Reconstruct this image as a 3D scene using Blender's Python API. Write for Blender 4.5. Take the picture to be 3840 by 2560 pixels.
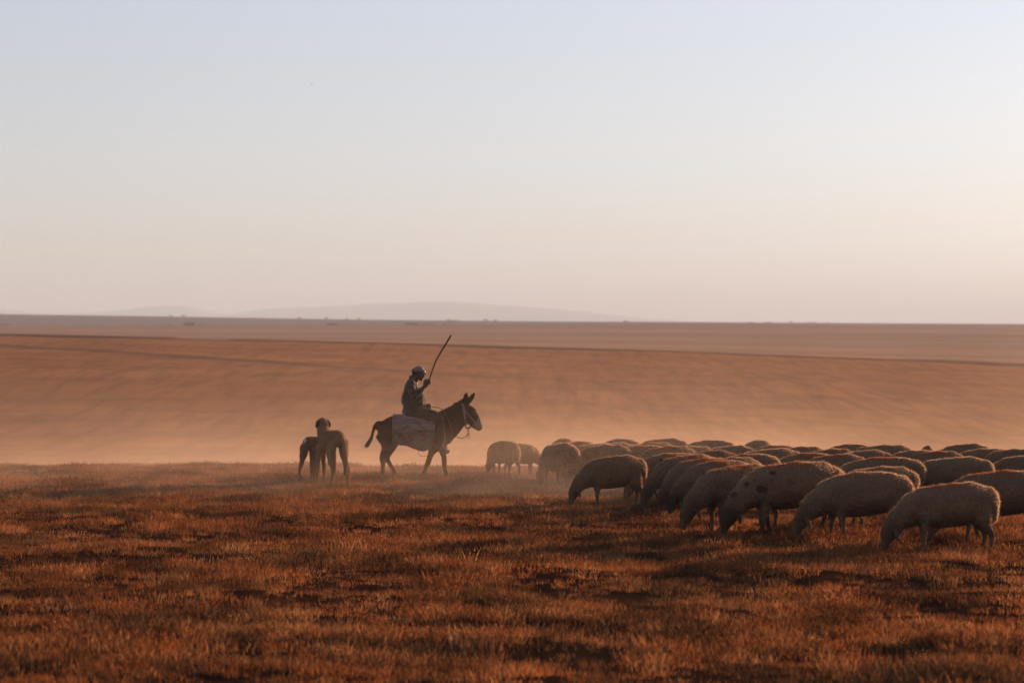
import bpy, bmesh, math, random
import numpy as np
from mathutils import Vector, Matrix, noise

R = math.radians
random.seed(7)
rng = np.random.default_rng(7)
for o in list(bpy.data.objects):
    bpy.data.objects.remove(o)
SC = bpy.context.scene
COL = SC.collection

# ------------------------------------------------------------------ camera
EYE, HZ, F = 2.2, 1330.0, 10666.7          # eye height, level line and focal length of the photo (3840 px wide)
cd = bpy.data.cameras.new('camera')
cam = bpy.data.objects.new('camera', cd); COL.objects.link(cam)
cd.lens, cd.sensor_width = 100, 36
cd.clip_start, cd.clip_end = 0.5, 40000
cam.location = (0, 0, EYE)
cam.rotation_euler = (R(90) + math.atan((HZ - 1280) / F), 0, 0)
cd.dof.use_dof = True
cd.dof.focus_distance = 40
cd.dof.aperture_fstop = 2.8
SC.camera = cam

# ------------------------------------------------------------------ world, sun, exposure
SUN_EL, SUN_AZ = 8.6, 45.0                 # degrees above the ground, degrees right of the view
world = bpy.data.worlds.new('World'); SC.world = world; world.use_nodes = True
wn, wl = world.node_tree.nodes, world.node_tree.links
wn.clear()
sky = wn.new('ShaderNodeTexSky'); sky.sky_type = 'NISHITA'; sky.sun_disc = False
sky.sun_elevation = R(SUN_EL); sky.sun_rotation = R(SUN_AZ)
sky.altitude = 900; sky.air_density = 1.0; sky.dust_density = 1.6; sky.ozone_density = 2.0
hsv = wn.new('ShaderNodeHueSaturation'); hsv.inputs['Saturation'].default_value = 0.62
tint = wn.new('ShaderNodeMix'); tint.data_type = 'RGBA'; tint.blend_type = 'MULTIPLY'; tint.inputs[0].default_value = 1
tint.inputs[7].default_value = (1.02, 0.99, 1.11, 1)
bg = wn.new('ShaderNodeBackground'); bg.inputs['Strength'].default_value = 0.062
wo = wn.new('ShaderNodeOutputWorld')
wl.new(sky.outputs[0], hsv.inputs['Color']); wl.new(hsv.outputs[0], tint.inputs[6])
wl.new(tint.outputs[2], bg.inputs['Color']); wl.new(bg.outputs[0], wo.inputs['Surface'])

sl = bpy.data.lights.new('sun', 'SUN'); sl.energy = 5.0; sl.angle = R(0.6); sl.color = (1.0, 0.57, 0.31)
sun = bpy.data.objects.new('sun', sl); COL.objects.link(sun)
sd = Vector((math.sin(R(SUN_AZ)) * math.cos(R(SUN_EL)), math.cos(R(SUN_AZ)) * math.cos(R(SUN_EL)), math.sin(R(SUN_EL))))
sun.rotation_euler = sd.to_track_quat('Z', 'Y').to_euler(); sun.location = sd * 50 + Vector((0, 45, 0))

vs = SC.view_settings
SC.display_settings.display_device = 'sRGB'
vs.view_transform = 'Standard'; vs.look = 'None'; vs.gamma = 1.0; vs.use_curve_mapping = False
vs.exposure = 1.46
SC.cycles.use_denoising = True
SC.cycles.volume_bounces = 1
SC.cycles.max_bounces = 6
SC.cycles.volume_step_rate = 1.0
SC.cycles.volume_max_steps = 128

# ------------------------------------------------------------------ node helpers
def material(name):
    m = bpy.data.materials.new(name); m.use_nodes = True
    nt = m.node_tree; nt.nodes.clear()
    out = nt.nodes.new('ShaderNodeOutputMaterial')
    return m, nt, out

class N:
    """small shortcuts for building node trees"""
    def __init__(s, nt): s.nt = nt; s.n = nt.nodes; s.l = nt.links
    def put(s, sock, v):
        if isinstance(v, bpy.types.NodeSocket): s.l.new(v, sock)
        elif v is not None: sock.default_value = v
    def new(s, t, **kw):
        n = s.n.new(t)
        for k, v in kw.items(): setattr(n, k, v)
        return n
    def math(s, op, a, b=None, c=None, clamp=False):
        n = s.new('ShaderNodeMath', operation=op, use_clamp=clamp)
        s.put(n.inputs[0], a); s.put(n.inputs[1], b)
        if c is not None: s.put(n.inputs[2], c)
        return n.outputs[0]
    def mix(s, f, a, b, bt='MIX'):
        n = s.new('ShaderNodeMix', data_type='RGBA', blend_type=bt)
        s.put(n.inputs[0], f); s.put(n.inputs[6], a); s.put(n.inputs[7], b)
        return n.outputs[2]
    def noise(s, vec, scale, detail=4, rough=.55, dist=0):
        n = s.new('ShaderNodeTexNoise')
        s.put(n.inputs['Vector'], vec); n.inputs['Scale'].default_value = scale
        n.inputs['Detail'].default_value = detail; n.inputs['Roughness'].default_value = rough
        n.inputs['Distortion'].default_value = dist
        return n.outputs['Fac']
    def remap(s, v, a, b, c=0., d=1., smooth=False):
        n = s.new('ShaderNodeMapRange'); n.interpolation_type = 'SMOOTHSTEP' if smooth else 'LINEAR'
        s.put(n.inputs[0], v); 
        for i, k in enumerate((a, b, c, d)): s.put(n.inputs[i + 1], k)
        return n.outputs[0]
    def scale(s, vec, xyz):
        n = s.new('ShaderNodeMapping'); s.put(n.inputs[0], vec); n.inputs['Scale'].default_value = xyz
        return n.outputs[0]
    def bump(s, h, strength, dist):
        n = s.new('ShaderNodeBump'); s.put(n.inputs['Height'], h)
        n.inputs['Strength'].default_value = strength; n.inputs['Distance'].default_value = dist
        return n.outputs[0]
    def attr(s, name, kind='GEOMETRY'):
        n = s.new('ShaderNodeAttribute', attribute_name=name, attribute_type=kind)
        return n.outputs['Fac']
    def obj(s): return s.new('ShaderNodeTexCoord').outputs['Object']
    def pos(s): return s.new('ShaderNodeNewGeometry').outputs['Position']
    def sep(s, v):
        n = s.new('ShaderNodeSeparateXYZ'); s.l.new(v, n.inputs[0]); return n.outputs
    def pbr(s, col, rough=.9, normal=None, sheen=0, spec=.2, metal=0):
        n = s.new('ShaderNodeBsdfPrincipled')
        s.put(n.inputs['Base Color'], col); s.put(n.inputs['Roughness'], rough)
        n.inputs['Specular IOR Level'].default_value = spec
        n.inputs['Metallic'].default_value = metal
        if sheen:
            n.inputs['Sheen Weight'].default_value = sheen; n.inputs['Sheen Roughness'].default_value = .5
        if normal is not None: s.l.new(normal, n.inputs['Normal'])
        return n.outputs[0]

def rgba(r, g, b): return (r, g, b, 1)

def simple_mat(name, col, rough=.85, var=.25, scale=12, bump=.0, bdist=.01, sheen=0, spec=.2, metal=0, col2=None):
    m, nt, out = material(name); g = N(nt)
    f = g.noise(g.obj(), scale, 5, .6)
    c2 = col2 or tuple(c * (1 - var) for c in col)
    f = g.remap(f, .35, .65)
    c = g.mix(f, rgba(*c2), rgba(*col))
    nrm = g.bump(g.noise(g.obj(), scale * 3, 6, .65), bump, bdist) if bump else None
    g.l.new(g.pbr(c, rough, nrm, sheen, spec, metal), out.inputs[0])
    return m

# ------------------------------------------------------------------ ground relief
def prof(pts, x):
    xs = [p[0] for p in pts]; ys = [p[1] for p in pts]
    return np.interp(x, xs, ys)

def row_z(depth, px_py, px): # height whose picture row at this depth is py
    return EYE + (HZ - prof(px_py, px)) / F * depth

RIDGE1 = [(-2500, 1215), (0, 1255), (700, 1270), (1400, 1289), (2000, 1305), (2600, 1323), (3200, 1346), (3840, 1368), (6500, 1440)]
FIELD2 = [(-2500, 1232), (0, 1236), (1400, 1252), (2600, 1278), (3840, 1310), (6500, 1350)]
RIDGE2 = [(-2500, 1226), (0, 1221), (1000, 1223), (1400, 1219), (1650, 1219), (2600, 1216), (3840, 1226), (6500, 1235)]
RIDGE3 = [(-2500, 1160), (0, 1180), (600, 1188), (1400, 1202), (2000, 1208), (2600, 1211), (3200, 1215), (3840, 1218), (6500, 1224)]
CREST = 53.5
STATIONS = [-3000, -200, -60, 0, 35, CREST, 75, 110, 150, 200, 300, 390, 440, 470, 560, 800, 1150, 1480, 1560, 1900, 2500, 3000, 3100, 4200, 6000, 16500]
def station_z(i, x):
    d = STATIONS[i]
    px = np.clip(x / max(d, 1) * F + 1920, -2500, 6500)
    flat = np.zeros_like(x)
    v = {5: 0.0, 6: -1.3, 7: -3.6, 8: -4.4}
    if d <= 35: return flat
    if d == CREST: return flat - np.maximum(px - 1000, 0) / 2800 * .10
    if i in v: return flat + v[i]
    if d == 200: return flat - 4.3
    if d == 300:
        return .52 * (row_z(440, RIDGE1, px) + 4.3) - 4.3
    if d == 390: return .83 * (row_z(440, RIDGE1, px) + 4.3) - 4.3
    if d in (440,): return row_z(440, RIDGE1, px)
    if d == 470: return row_z(440, RIDGE1, px) - .1
    if d == 560: return row_z(440, RIDGE1, px) - .9
    if d == 800: return row_z(800, FIELD2, px) - 3.5
    if d == 1150: return .5 * (row_z(800, FIELD2, px) - 3) + .5 * (row_z(1480, RIDGE2, px) - 1)
    if d == 1480: return row_z(1480, RIDGE2, px)
    if d == 1560: return row_z(1480, RIDGE2, px) - 1
    if d == 1900: return row_z(1900, RIDGE2, px) - 3
    if d == 2500: return row_z(3000, RIDGE3, px) * .6 + .4 * row_z(1900, RIDGE2, px)
    if d == 3000: return row_z(3000, RIDGE3, px)
    if d == 3100: return row_z(3000, RIDGE3, px) - .5
    if d == 4200: return flat + 5
    if d == 6000: return flat - 10
    if d == 16500: return flat - 10
    return flat

def hermite(xs, ys, x):
    # monotone cubic through the stations, vectorised per column: ys shape (n, cols)
    n = len(xs); xs = np.array(xs, float)
    d = np.diff(ys, axis=0) / np.diff(xs)[:, None]
    m = np.zeros_like(ys)
    same = (d[:-1] * d[1:]) > 0
    m[1:-1] = np.where(same, 2 * d[:-1] * d[1:] / np.where(same, d[:-1] + d[1:], 1), 0)
    i = int(np.clip(np.searchsorted(xs, x) - 1, 0, n - 2))
    h = xs[i + 1] - xs[i]; t = (x - xs[i]) / h
    return ((2*t**3 - 3*t**2 + 1) * ys[i] + (t**3 - 2*t**2 + t) * h * m[i] + (-2*t**3 + 3*t**2) * ys[i+1] + (t**3 - t**2) * h * m[i+1])

def near_relief(x, y):
    if y > 90 or y < 5: return 0.0
    k = .05 * (noise.noise((x * .22, y * .35, 1.3))) + .035 * noise.noise((x * .9, y * 1.1, 4.2))
    if y < 36: k += .075 * min(1, (36 - y) / 5) * noise.noise((x * 1.0, y * .8, 7.7))
    return k

_cols = np.sinh(np.linspace(-2.6, 2.6, 181)) / math.sinh(2.6)
_rows = list(np.linspace(-60, 10, 15)) + list(np.arange(11, 62, .45)) + list(np.geomspace(62, 16500, 210))
_rows = [-3000, -900, -250] + _rows
def ground_row(y):
    w = 45 + max(y, 0) * .75 + (abs(y) * .6 if y < 0 else 0)
    xs = _cols * w
    zs = hermite(STATIONS, np.array([station_z(i, xs) for i in range(len(STATIONS))]), y)
    return xs, zs
def ground_z(x, y):
    xs = np.array([x], float)
    z = hermite(STATIONS, np.array([station_z(i, xs) for i in range(len(STATIONS))]), y)[0]
    return float(z) + near_relief(x, y)

def link_mesh(name, verts, faces, mat=None, parent=None, smooth=True, attrs=None):
    me = bpy.data.meshes.new(name)
    me.from_pydata([tuple(map(float, v)) for v in verts], [], [tuple(map(int, f)) for f in faces])
    me.update()
    if smooth: me.polygons.foreach_set('use_smooth', [True] * len(me.polygons))
    for k, a in (attrs or {}).items():
        at = me.attributes.new(k, 'FLOAT', 'POINT'); at.data.foreach_set('value', np.asarray(a, np.float32))
    if mat: me.materials.append(mat)
    o = bpy.data.objects.new(name, me); COL.objects.link(o)
    if parent is not None: o.parent = parent
    return o

def thing(name, label, cat, loc=(0, 0, 0), rotz=0, group=None):
    o = bpy.data.objects.new(name, None); COL.objects.link(o)
    o.empty_display_size = .2
    o.location = loc; o.rotation_euler = (0, 0, rotz)
    o['label'] = label; o['category'] = cat
    if group: o['group'] = group
    return o
def tag(o, label, cat, group=None):
    o['label'] = label; o['category'] = cat
    if group: o['group'] = group
    return o

# ground material: dry stubble and reddish soil, everything by world position
gm, nt, out = material('dry_field'); g = N(nt)
P = g.pos(); X, Y, Z = g.sep(P)
n_big = g.noise(g.scale(P, (.02, .012, 0)), 1, 5, .6)
n_mid = g.noise(g.scale(P, (.25, .3, 0)), 1, 6, .65)
n_fine = g.noise(g.scale(P, (3, 3, 3)), 1, 7, .7)
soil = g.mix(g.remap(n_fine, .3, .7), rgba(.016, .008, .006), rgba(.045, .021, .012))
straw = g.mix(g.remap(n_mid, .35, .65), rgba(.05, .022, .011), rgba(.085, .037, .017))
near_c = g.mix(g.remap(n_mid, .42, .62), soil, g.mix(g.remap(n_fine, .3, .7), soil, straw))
# opposite slope: stubble with long drill rows across it and cross rills on its right part
rows_ = g.noise(g.scale(P, (.03, .09, 0)), 1, 7, .66, .8)
rows2 = g.noise(g.scale(P, (.5, .05, 0)), 1, 6, .68, .5)
rill = g.noise(g.scale(P, (.30, .016, 0)), 1, 7, .66, 1.6)
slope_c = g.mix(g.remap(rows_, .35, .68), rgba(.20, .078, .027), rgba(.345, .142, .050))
slope_c = g.mix(g.math('MULTIPLY', g.remap(rows2, .45, .62), .55), slope_c, rgba(.11, .045, .019))
rm = g.math('MULTIPLY', g.remap(rill, .45, .58), g.math('MULTIPLY', g.remap(X, -20, 20, .1, .48), g.remap(Y, 380, 300, 0, 1)))
slope_c = g.mix(rm, slope_c, rgba(.11, .045, .020))
wob = g.math('MULTIPLY', g.noise(g.scale(P, (.05, .05, 0)), 1, 4, .6), 14)
trk = g.math('ABSOLUTE', g.math('ADD', g.math('ADD', Y, g.math('MULTIPLY', X, 1.3)), g.math('ADD', wob, -306)))
trm = g.math('MULTIPLY', g.remap(trk, 1.5, 6.5, .75, 0), g.remap(X, -30, 5, 1, 0))
slope_c = g.mix(trm, slope_c, rgba(.055, .026, .014))
trk2 = g.math('ABSOLUTE', g.math('ADD', g.math('ADD', Y, g.math('MULTIPLY', X, 1.3)), g.math('ADD', wob, -278)))
slope_c = g.mix(g.math('MULTIPLY', g.remap(trk2, .6, 3.0, .35, 0), g.remap(X, -2, 10, 0, 1)), slope_c, rgba(.07, .032, .016))
# far fields
far_n = g.noise(g.scale(P, (.0018, .010, 0)), 1, 5, .6, .5)
far_c = g.mix(g.remap(far_n, .38, .62), rgba(.17, .082, .042), rgba(.31, .155, .080))
far2_c = g.mix(g.remap(g.noise(g.scale(P, (.0015, .006, 0)), 1, 4, .6), .4, .6), rgba(.070, .034, .028), rgba(.10, .052, .042))
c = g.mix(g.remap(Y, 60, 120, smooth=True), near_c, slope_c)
edge = g.math('ADD', Y, g.math('MULTIPLY', g.noise(g.scale(P, (.03, .03, 0)), 1, 4, .6), 26))
c = g.mix(g.remap(edge, 441, 445), c, rgba(.018, .012, .010))       # field boundary: bare dark bank
c = g.mix(g.remap(edge, 453, 457), c, rgba(.20, .092, .040))
c = g.mix(g.remap(Y, 520, 700), c, far_c)
c = g.mix(g.remap(Y, 1485, 1500), c, rgba(.05, .032, .026))
c = g.mix(g.remap(Y, 1520, 1560), c, far2_c)
hb = g.math('ADD', g.math('MULTIPLY', n_fine, .12), g.math('MULTIPLY', n_mid, .35))
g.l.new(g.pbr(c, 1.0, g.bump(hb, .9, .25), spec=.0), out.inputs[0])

V, Fc = [], []
nc = len(_cols)
for y in _rows:
    xs, zs = ground_row(y)
    for x, z in zip(xs, zs):
        zz = z + near_relief(x, y)
        if 120 < y < 440: zz += (.25 * noise.noise((x * .05, y * .02, 8)) + .06 * noise.noise((x * .25, y * .05, 3))) * min(1, (y - 120) / 60)
        if 444 < y + 8 * noise.noise((x * .03, 0, 5)) < 452: zz += .28 + .4 * max(0, noise.noise((x * .05, 3, 2)))
        V.append((x, y, zz))
for j in range(len(_rows) - 1):
    for i in range(nc - 1):
        a = j * nc + i; Fc.append((a, a + 1, a + nc + 1, a + nc))
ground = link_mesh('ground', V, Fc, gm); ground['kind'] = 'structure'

# far hills
hm, nt, out = material('far_hill_hazed'); g = N(nt)
g.l.new(g.pbr(g.mix(g.noise(g.pos(), .002, 4), rgba(.17, .185, .20), rgba(.21, .225, .24)), .95, spec=.1), out.inputs[0])  # bluish grey raised toward the sky tone, distance haze painted into the colour
HILL = [(-3500, 1200), (-1500, 1160), (-300, 1150), (0, 1157), (100, 1170), (200, 1176), (350, 1172), (450, 1163), (560, 1150), (650, 1144), (720, 1150), (800, 1171), (850, 1187),
        (900, 1172), (1000, 1159), (1150, 1150), (1300, 1145), (1450, 1135), (1575, 1129), (1700, 1131), (1850, 1142), (2100, 1160), (2300, 1180), (2500, 1200), (2700, 1222), (3200, 1260), (7500, 1300)]
V, Fc = [], []
xs = np.linspace(-6500, 6500, 400); ys = np.linspace(11800, 14200, 13)
pz = row_z(13000, HILL, xs / 13000 * F + 1920)
k = np.array([1, 2, 3, 2, 1]) / 9; pz = np.convolve(np.pad(pz, 2, 'edge'), k, 'valid')
for y in ys:
    for x, z in zip(xs, pz):
        V.append((x, y, -30 + (z + 30) * math.exp(-((y - 13000) / 620) ** 2) + 6 * noise.noise((x * .003, y * .003, 0))))
for j in range(len(ys) - 1):
    for i in range(len(xs) - 1):
        a = j * len(xs) + i; Fc.append((a, a + 1, a + len(xs) + 1, a + len(xs)))
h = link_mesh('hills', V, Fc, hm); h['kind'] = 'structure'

# ------------------------------------------------------------------ organic modelling helpers
def catmull(P, n):
    P = [np.array(p, float) for p in P]
    if len(P) == 2: n = max(n, 2)
    Q = [2 * P[0] - P[1]] + P + [2 * P[-1] - P[-2]]
    res = []
    for i in range(1, len(Q) - 2):
        for k in range(n):
            t = k / n; a, b, c_, d = Q[i-1], Q[i], Q[i+1], Q[i+2]
            res.append(.5 * ((2*b) + (-a + c_)*t + (2*a - 5*b + 4*c_ - d)*t*t + (-a + 3*b - 3*c_ + d)*t**3))
    res.append(P[-1])
    return res

def tube(nodes, seg=14, sub=4, cap=True, side=(0, 1, 0)):
    """nodes: (x, y, z, r_side, r_updown); closed skin with rounded ends"""
    nodes = [tuple(n) if len(n) == 5 else (n[0], n[1], n[2], n[3], n[3]) for n in nodes]
    C = catmull(nodes, sub)
    pts = np.array([c_[:3] for c_ in C]); ra = np.array([max(c_[3], .0008) for c_ in C]); rb = np.array([max(c_[4], .0008) for c_ in C])
    tan = np.gradient(pts, axis=0)
    tan /= np.linalg.norm(tan, axis=1)[:, None] + 1e-9
    rings = []
    def ring(p, t, a, b):
        s_ = np.array(side, float); s_ = s_ - t * s_.dot(t)
        if np.linalg.norm(s_) < .2:
            s_ = np.array((1., 0, 0)); s_ = s_ - t * s_.dot(t)
        s_ /= np.linalg.norm(s_); u = np.cross(t, s_)
        return [p + s_ * a * math.cos(k / seg * 2 * math.pi) + u * b * math.sin(k / seg * 2 * math.pi) for k in range(seg)]
    if cap:
        for a in (80, 50, 22):
            rr = math.cos(R(a)); off = math.sin(R(a)) * min(ra[0], rb[0])
            rings.append(ring(pts[0] - tan[0] * off, tan[0], ra[0] * rr, rb[0] * rr))
    for p, t, a, b in zip(pts, tan, ra, rb): rings.append(ring(p, t, a, b))
    if cap:
        for a in (22, 50, 80):
            rr = math.cos(R(a)); off = math.sin(R(a)) * min(ra[-1], rb[-1])
            rings.append(ring(pts[-1] + tan[-1] * off, tan[-1], ra[-1] * rr, rb[-1] * rr))
    V = [p for r in rings for p in r]; F_ = []
    for j in range(len(rings) - 1):
        for k in range(seg):
            a = j * seg + k; b = j * seg + (k + 1) % seg
            F_.append((a, b, b + seg, a + seg))
    F_.append(tuple(range(seg - 1, -1, -1))); F_.append(tuple(range((len(rings) - 1) * seg, len(rings) * seg)))
    return V, F_

def ball(c_, r):
    r = r if hasattr(r, '__len__') else (r, r, r)
    return tube([(c_[0] - r[0] * .86, c_[1], c_[2], r[1] * .5, r[2] * .5), (c_[0] - r[0] * .5, c_[1], c_[2], r[1] * .86, r[2] * .86), (c_[0], c_[1], c_[2], r[1], r[2]),
                 (c_[0] + r[0] * .5, c_[1], c_[2], r[1] * .86, r[2] * .86), (c_[0] + r[0] * .86, c_[1], c_[2], r[1] * .5, r[2] * .5)], 14, 2)

def join(parts):
    V, F_ = [], []
    for v, f in parts:
        o_ = len(V); V += list(v); F_ += [tuple(i + o_ for i in q) for q in f]
    return V, F_

def fuse(parts, voxel, smooth=3, fac=.5):
    """one continuous skin from overlapping volumes"""
    V, F_ = join(parts)
    me = bpy.data.meshes.new('tmp'); me.from_pydata([tuple(v) for v in V], [], F_); me.update()
    bm = bmesh.new(); bm.from_mesh(me); bmesh.ops.recalc_face_normals(bm, faces=bm.faces); bm.to_mesh(me); bm.free()
    o = bpy.data.objects.new('tmp', me); COL.objects.link(o)
    m = o.modifiers.new('r', 'REMESH'); m.mode = 'VOXEL'; m.voxel_size = voxel
    if smooth:
        s_ = o.modifiers.new('s', 'SMOOTH'); s_.factor = fac; s_.iterations = smooth
    dg = bpy.context.evaluated_depsgraph_get(); ev = o.evaluated_get(dg); em = ev.to_mesh()
    n = len(em.vertices); co = np.empty(n * 3, np.float32); em.vertices.foreach_get('co', co); co = co.reshape(-1, 3).astype(float)
    nr = np.empty(n * 3, np.float32); em.vertices.foreach_get('normal', nr); nr = nr.reshape(-1, 3).astype(float)
    faces = [tuple(p.vertices) for p in em.polygons]
    ev.to_mesh_clear(); bpy.data.objects.remove(o); bpy.data.meshes.remove(me)
    return co, nr, faces

def lumps(co, nr, amp, scale, seed=0):
    d = np.array([noise.noise((p[0] * scale + seed, p[1] * scale, p[2] * scale)) for p in co])
    return co + nr * (d * amp)[:, None]

def fuzz(co, nr, faces, n, length, width, w=None, droop=.5, spread=.5):
    """short locks of hair standing on the skin: thin triangles, returned as verts and faces"""
    fc = np.array([f[:3] for f in faces])
    A = co[fc[:, 0]]; B = co[fc[:, 1]]; C_ = co[fc[:, 2]]
    ar = np.linalg.norm(np.cross(B - A, C_ - A), axis=1)
    if w is not None: ar = ar * w[fc[:, 0]]
    idx = rng.choice(len(fc), n, p=ar / ar.sum())
    r1 = np.sqrt(rng.random(n))[:, None]; r2 = rng.random(n)[:, None]
    p = A[idx] * (1 - r1) + B[idx] * r1 * (1 - r2) + C_[idx] * r1 * r2
    nn = nr[fc[idx, 0]]
    rnd = rng.normal(size=(n, 3))
    d = nn + rnd * spread + np.array((0, 0, -droop)); d /= np.linalg.norm(d, axis=1)[:, None]
    side = np.cross(d, rng.normal(size=(n, 3))); side /= np.linalg.norm(side, axis=1)[:, None] + 1e-9
    L = length * (.5 + rng.random((n, 1)))
    V = np.empty((n * 3, 3)); V[0::3] = p - side * width - nn * .003; V[1::3] = p + side * width - nn * .003; V[2::3] = p + d * L
    src = np.repeat(fc[idx, 0], 3)
    return V, [(3*i, 3*i+1, 3*i+2) for i in range(n)], src

def hide_mat(name, base, dark=None, sheen=.3, var=.3, scale=6, extra=None):
    """animal coat; attribute 'mark' (0-1) picks the second colour"""
    m, nt, out = material(name); g = N(nt)
    ob = g.obj()
    a = g.mix(g.remap(g.noise(ob, scale, 5, .6), .35, .65), rgba(*[c_ * (1 - var) for c_ in base]), rgba(*base))
    a = g.mix(g.math('MULTIPLY', g.remap(g.noise(ob, 60, 3, .6), .4, .7), .35), a, rgba(*[c_ * .5 for c_ in base]))
    if dark is not None: a = g.mix(g.attr('mark'), a, rgba(*dark))
    if extra: a = extra(g, a, ob)
    vc = g.new('ShaderNodeTexVoronoi'); vc.inputs['Scale'].default_value = 28; g.l.new(g.scale(ob, (1, 1, .7)), vc.inputs['Vector'])
    nrm = g.bump(g.math('ADD', g.noise(ob, 70, 4, .7), g.math('MULTIPLY', vc.outputs['Distance'], -1.2 if name == 'dusty_wool' else -.1)), .8, .014)
    b = g.pbr(a, .95, nrm, sheen, .04)
    tr = g.new('ShaderNodeBsdfTranslucent'); g.put(tr.inputs[0], a)
    mx = g.new('ShaderNodeMixShader'); g.put(mx.inputs[0], g.math('MULTIPLY', g.attr('hair'), .7))
    g.l.new(b, mx.inputs[1]); g.l.new(tr.outputs[0], mx.inputs[2]); g.l.new(mx.outputs[0], out.inputs[0])
    return m

# ------------------------------------------------------------------ sheep
def sheep_extra(g, a, ob):
    x, y, z = g.sep(ob)
    face = g.attr('mark')
    fd = g.attr('dark_face', 'OBJECT'); sp = g.attr('spots', 'OBJECT'); rd = g.attr('red_dye', 'OBJECT'); tn = g.attr('tone', 'OBJECT')
    a = g.mix(g.math('MULTIPLY', g.attr('hair'), .7), a, rgba(.62, .44, .29))  # clean pale lock tips, with extra rim-light glow put into the colour
    a = g.mix(g.math('MULTIPLY', tn, .55), a, rgba(.11, .075, .05))
    a = g.mix(g.math('MULTIPLY', face, fd), a, rgba(.018, .012, .010))
    nz = g.new('ShaderNodeTexVoronoi'); nz.inputs['Scale'].default_value = 7; g.l.new(ob, nz.inputs['Vector'])
    blot = g.remap(nz.outputs['Distance'], .22, .30, 1, 0)
    a = g.mix(g.math('MULTIPLY', g.math('MULTIPLY', blot, sp), g.remap(x, .0, .25)), a, rgba(.03, .018, .014))
    topm = g.math('MULTIPLY', g.remap(z, .68, .76), g.remap(g.math('ABSOLUTE', g.math('SUBTRACT', x, .1)), .16, .34, 1, 0))
    a = g.mix(g.math('MULTIPLY', g.math('MULTIPLY', topm, rd), g.remap(g.noise(ob, 9), .3, .5)), a, rgba(.26, .075, .028))
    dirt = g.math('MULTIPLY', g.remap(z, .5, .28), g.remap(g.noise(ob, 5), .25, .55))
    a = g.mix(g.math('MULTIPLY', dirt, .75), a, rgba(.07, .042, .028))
    return a
wool = hide_mat('dusty_wool', (.215, .128, .076), None, .0, .25, 4, sheep_extra)

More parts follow.
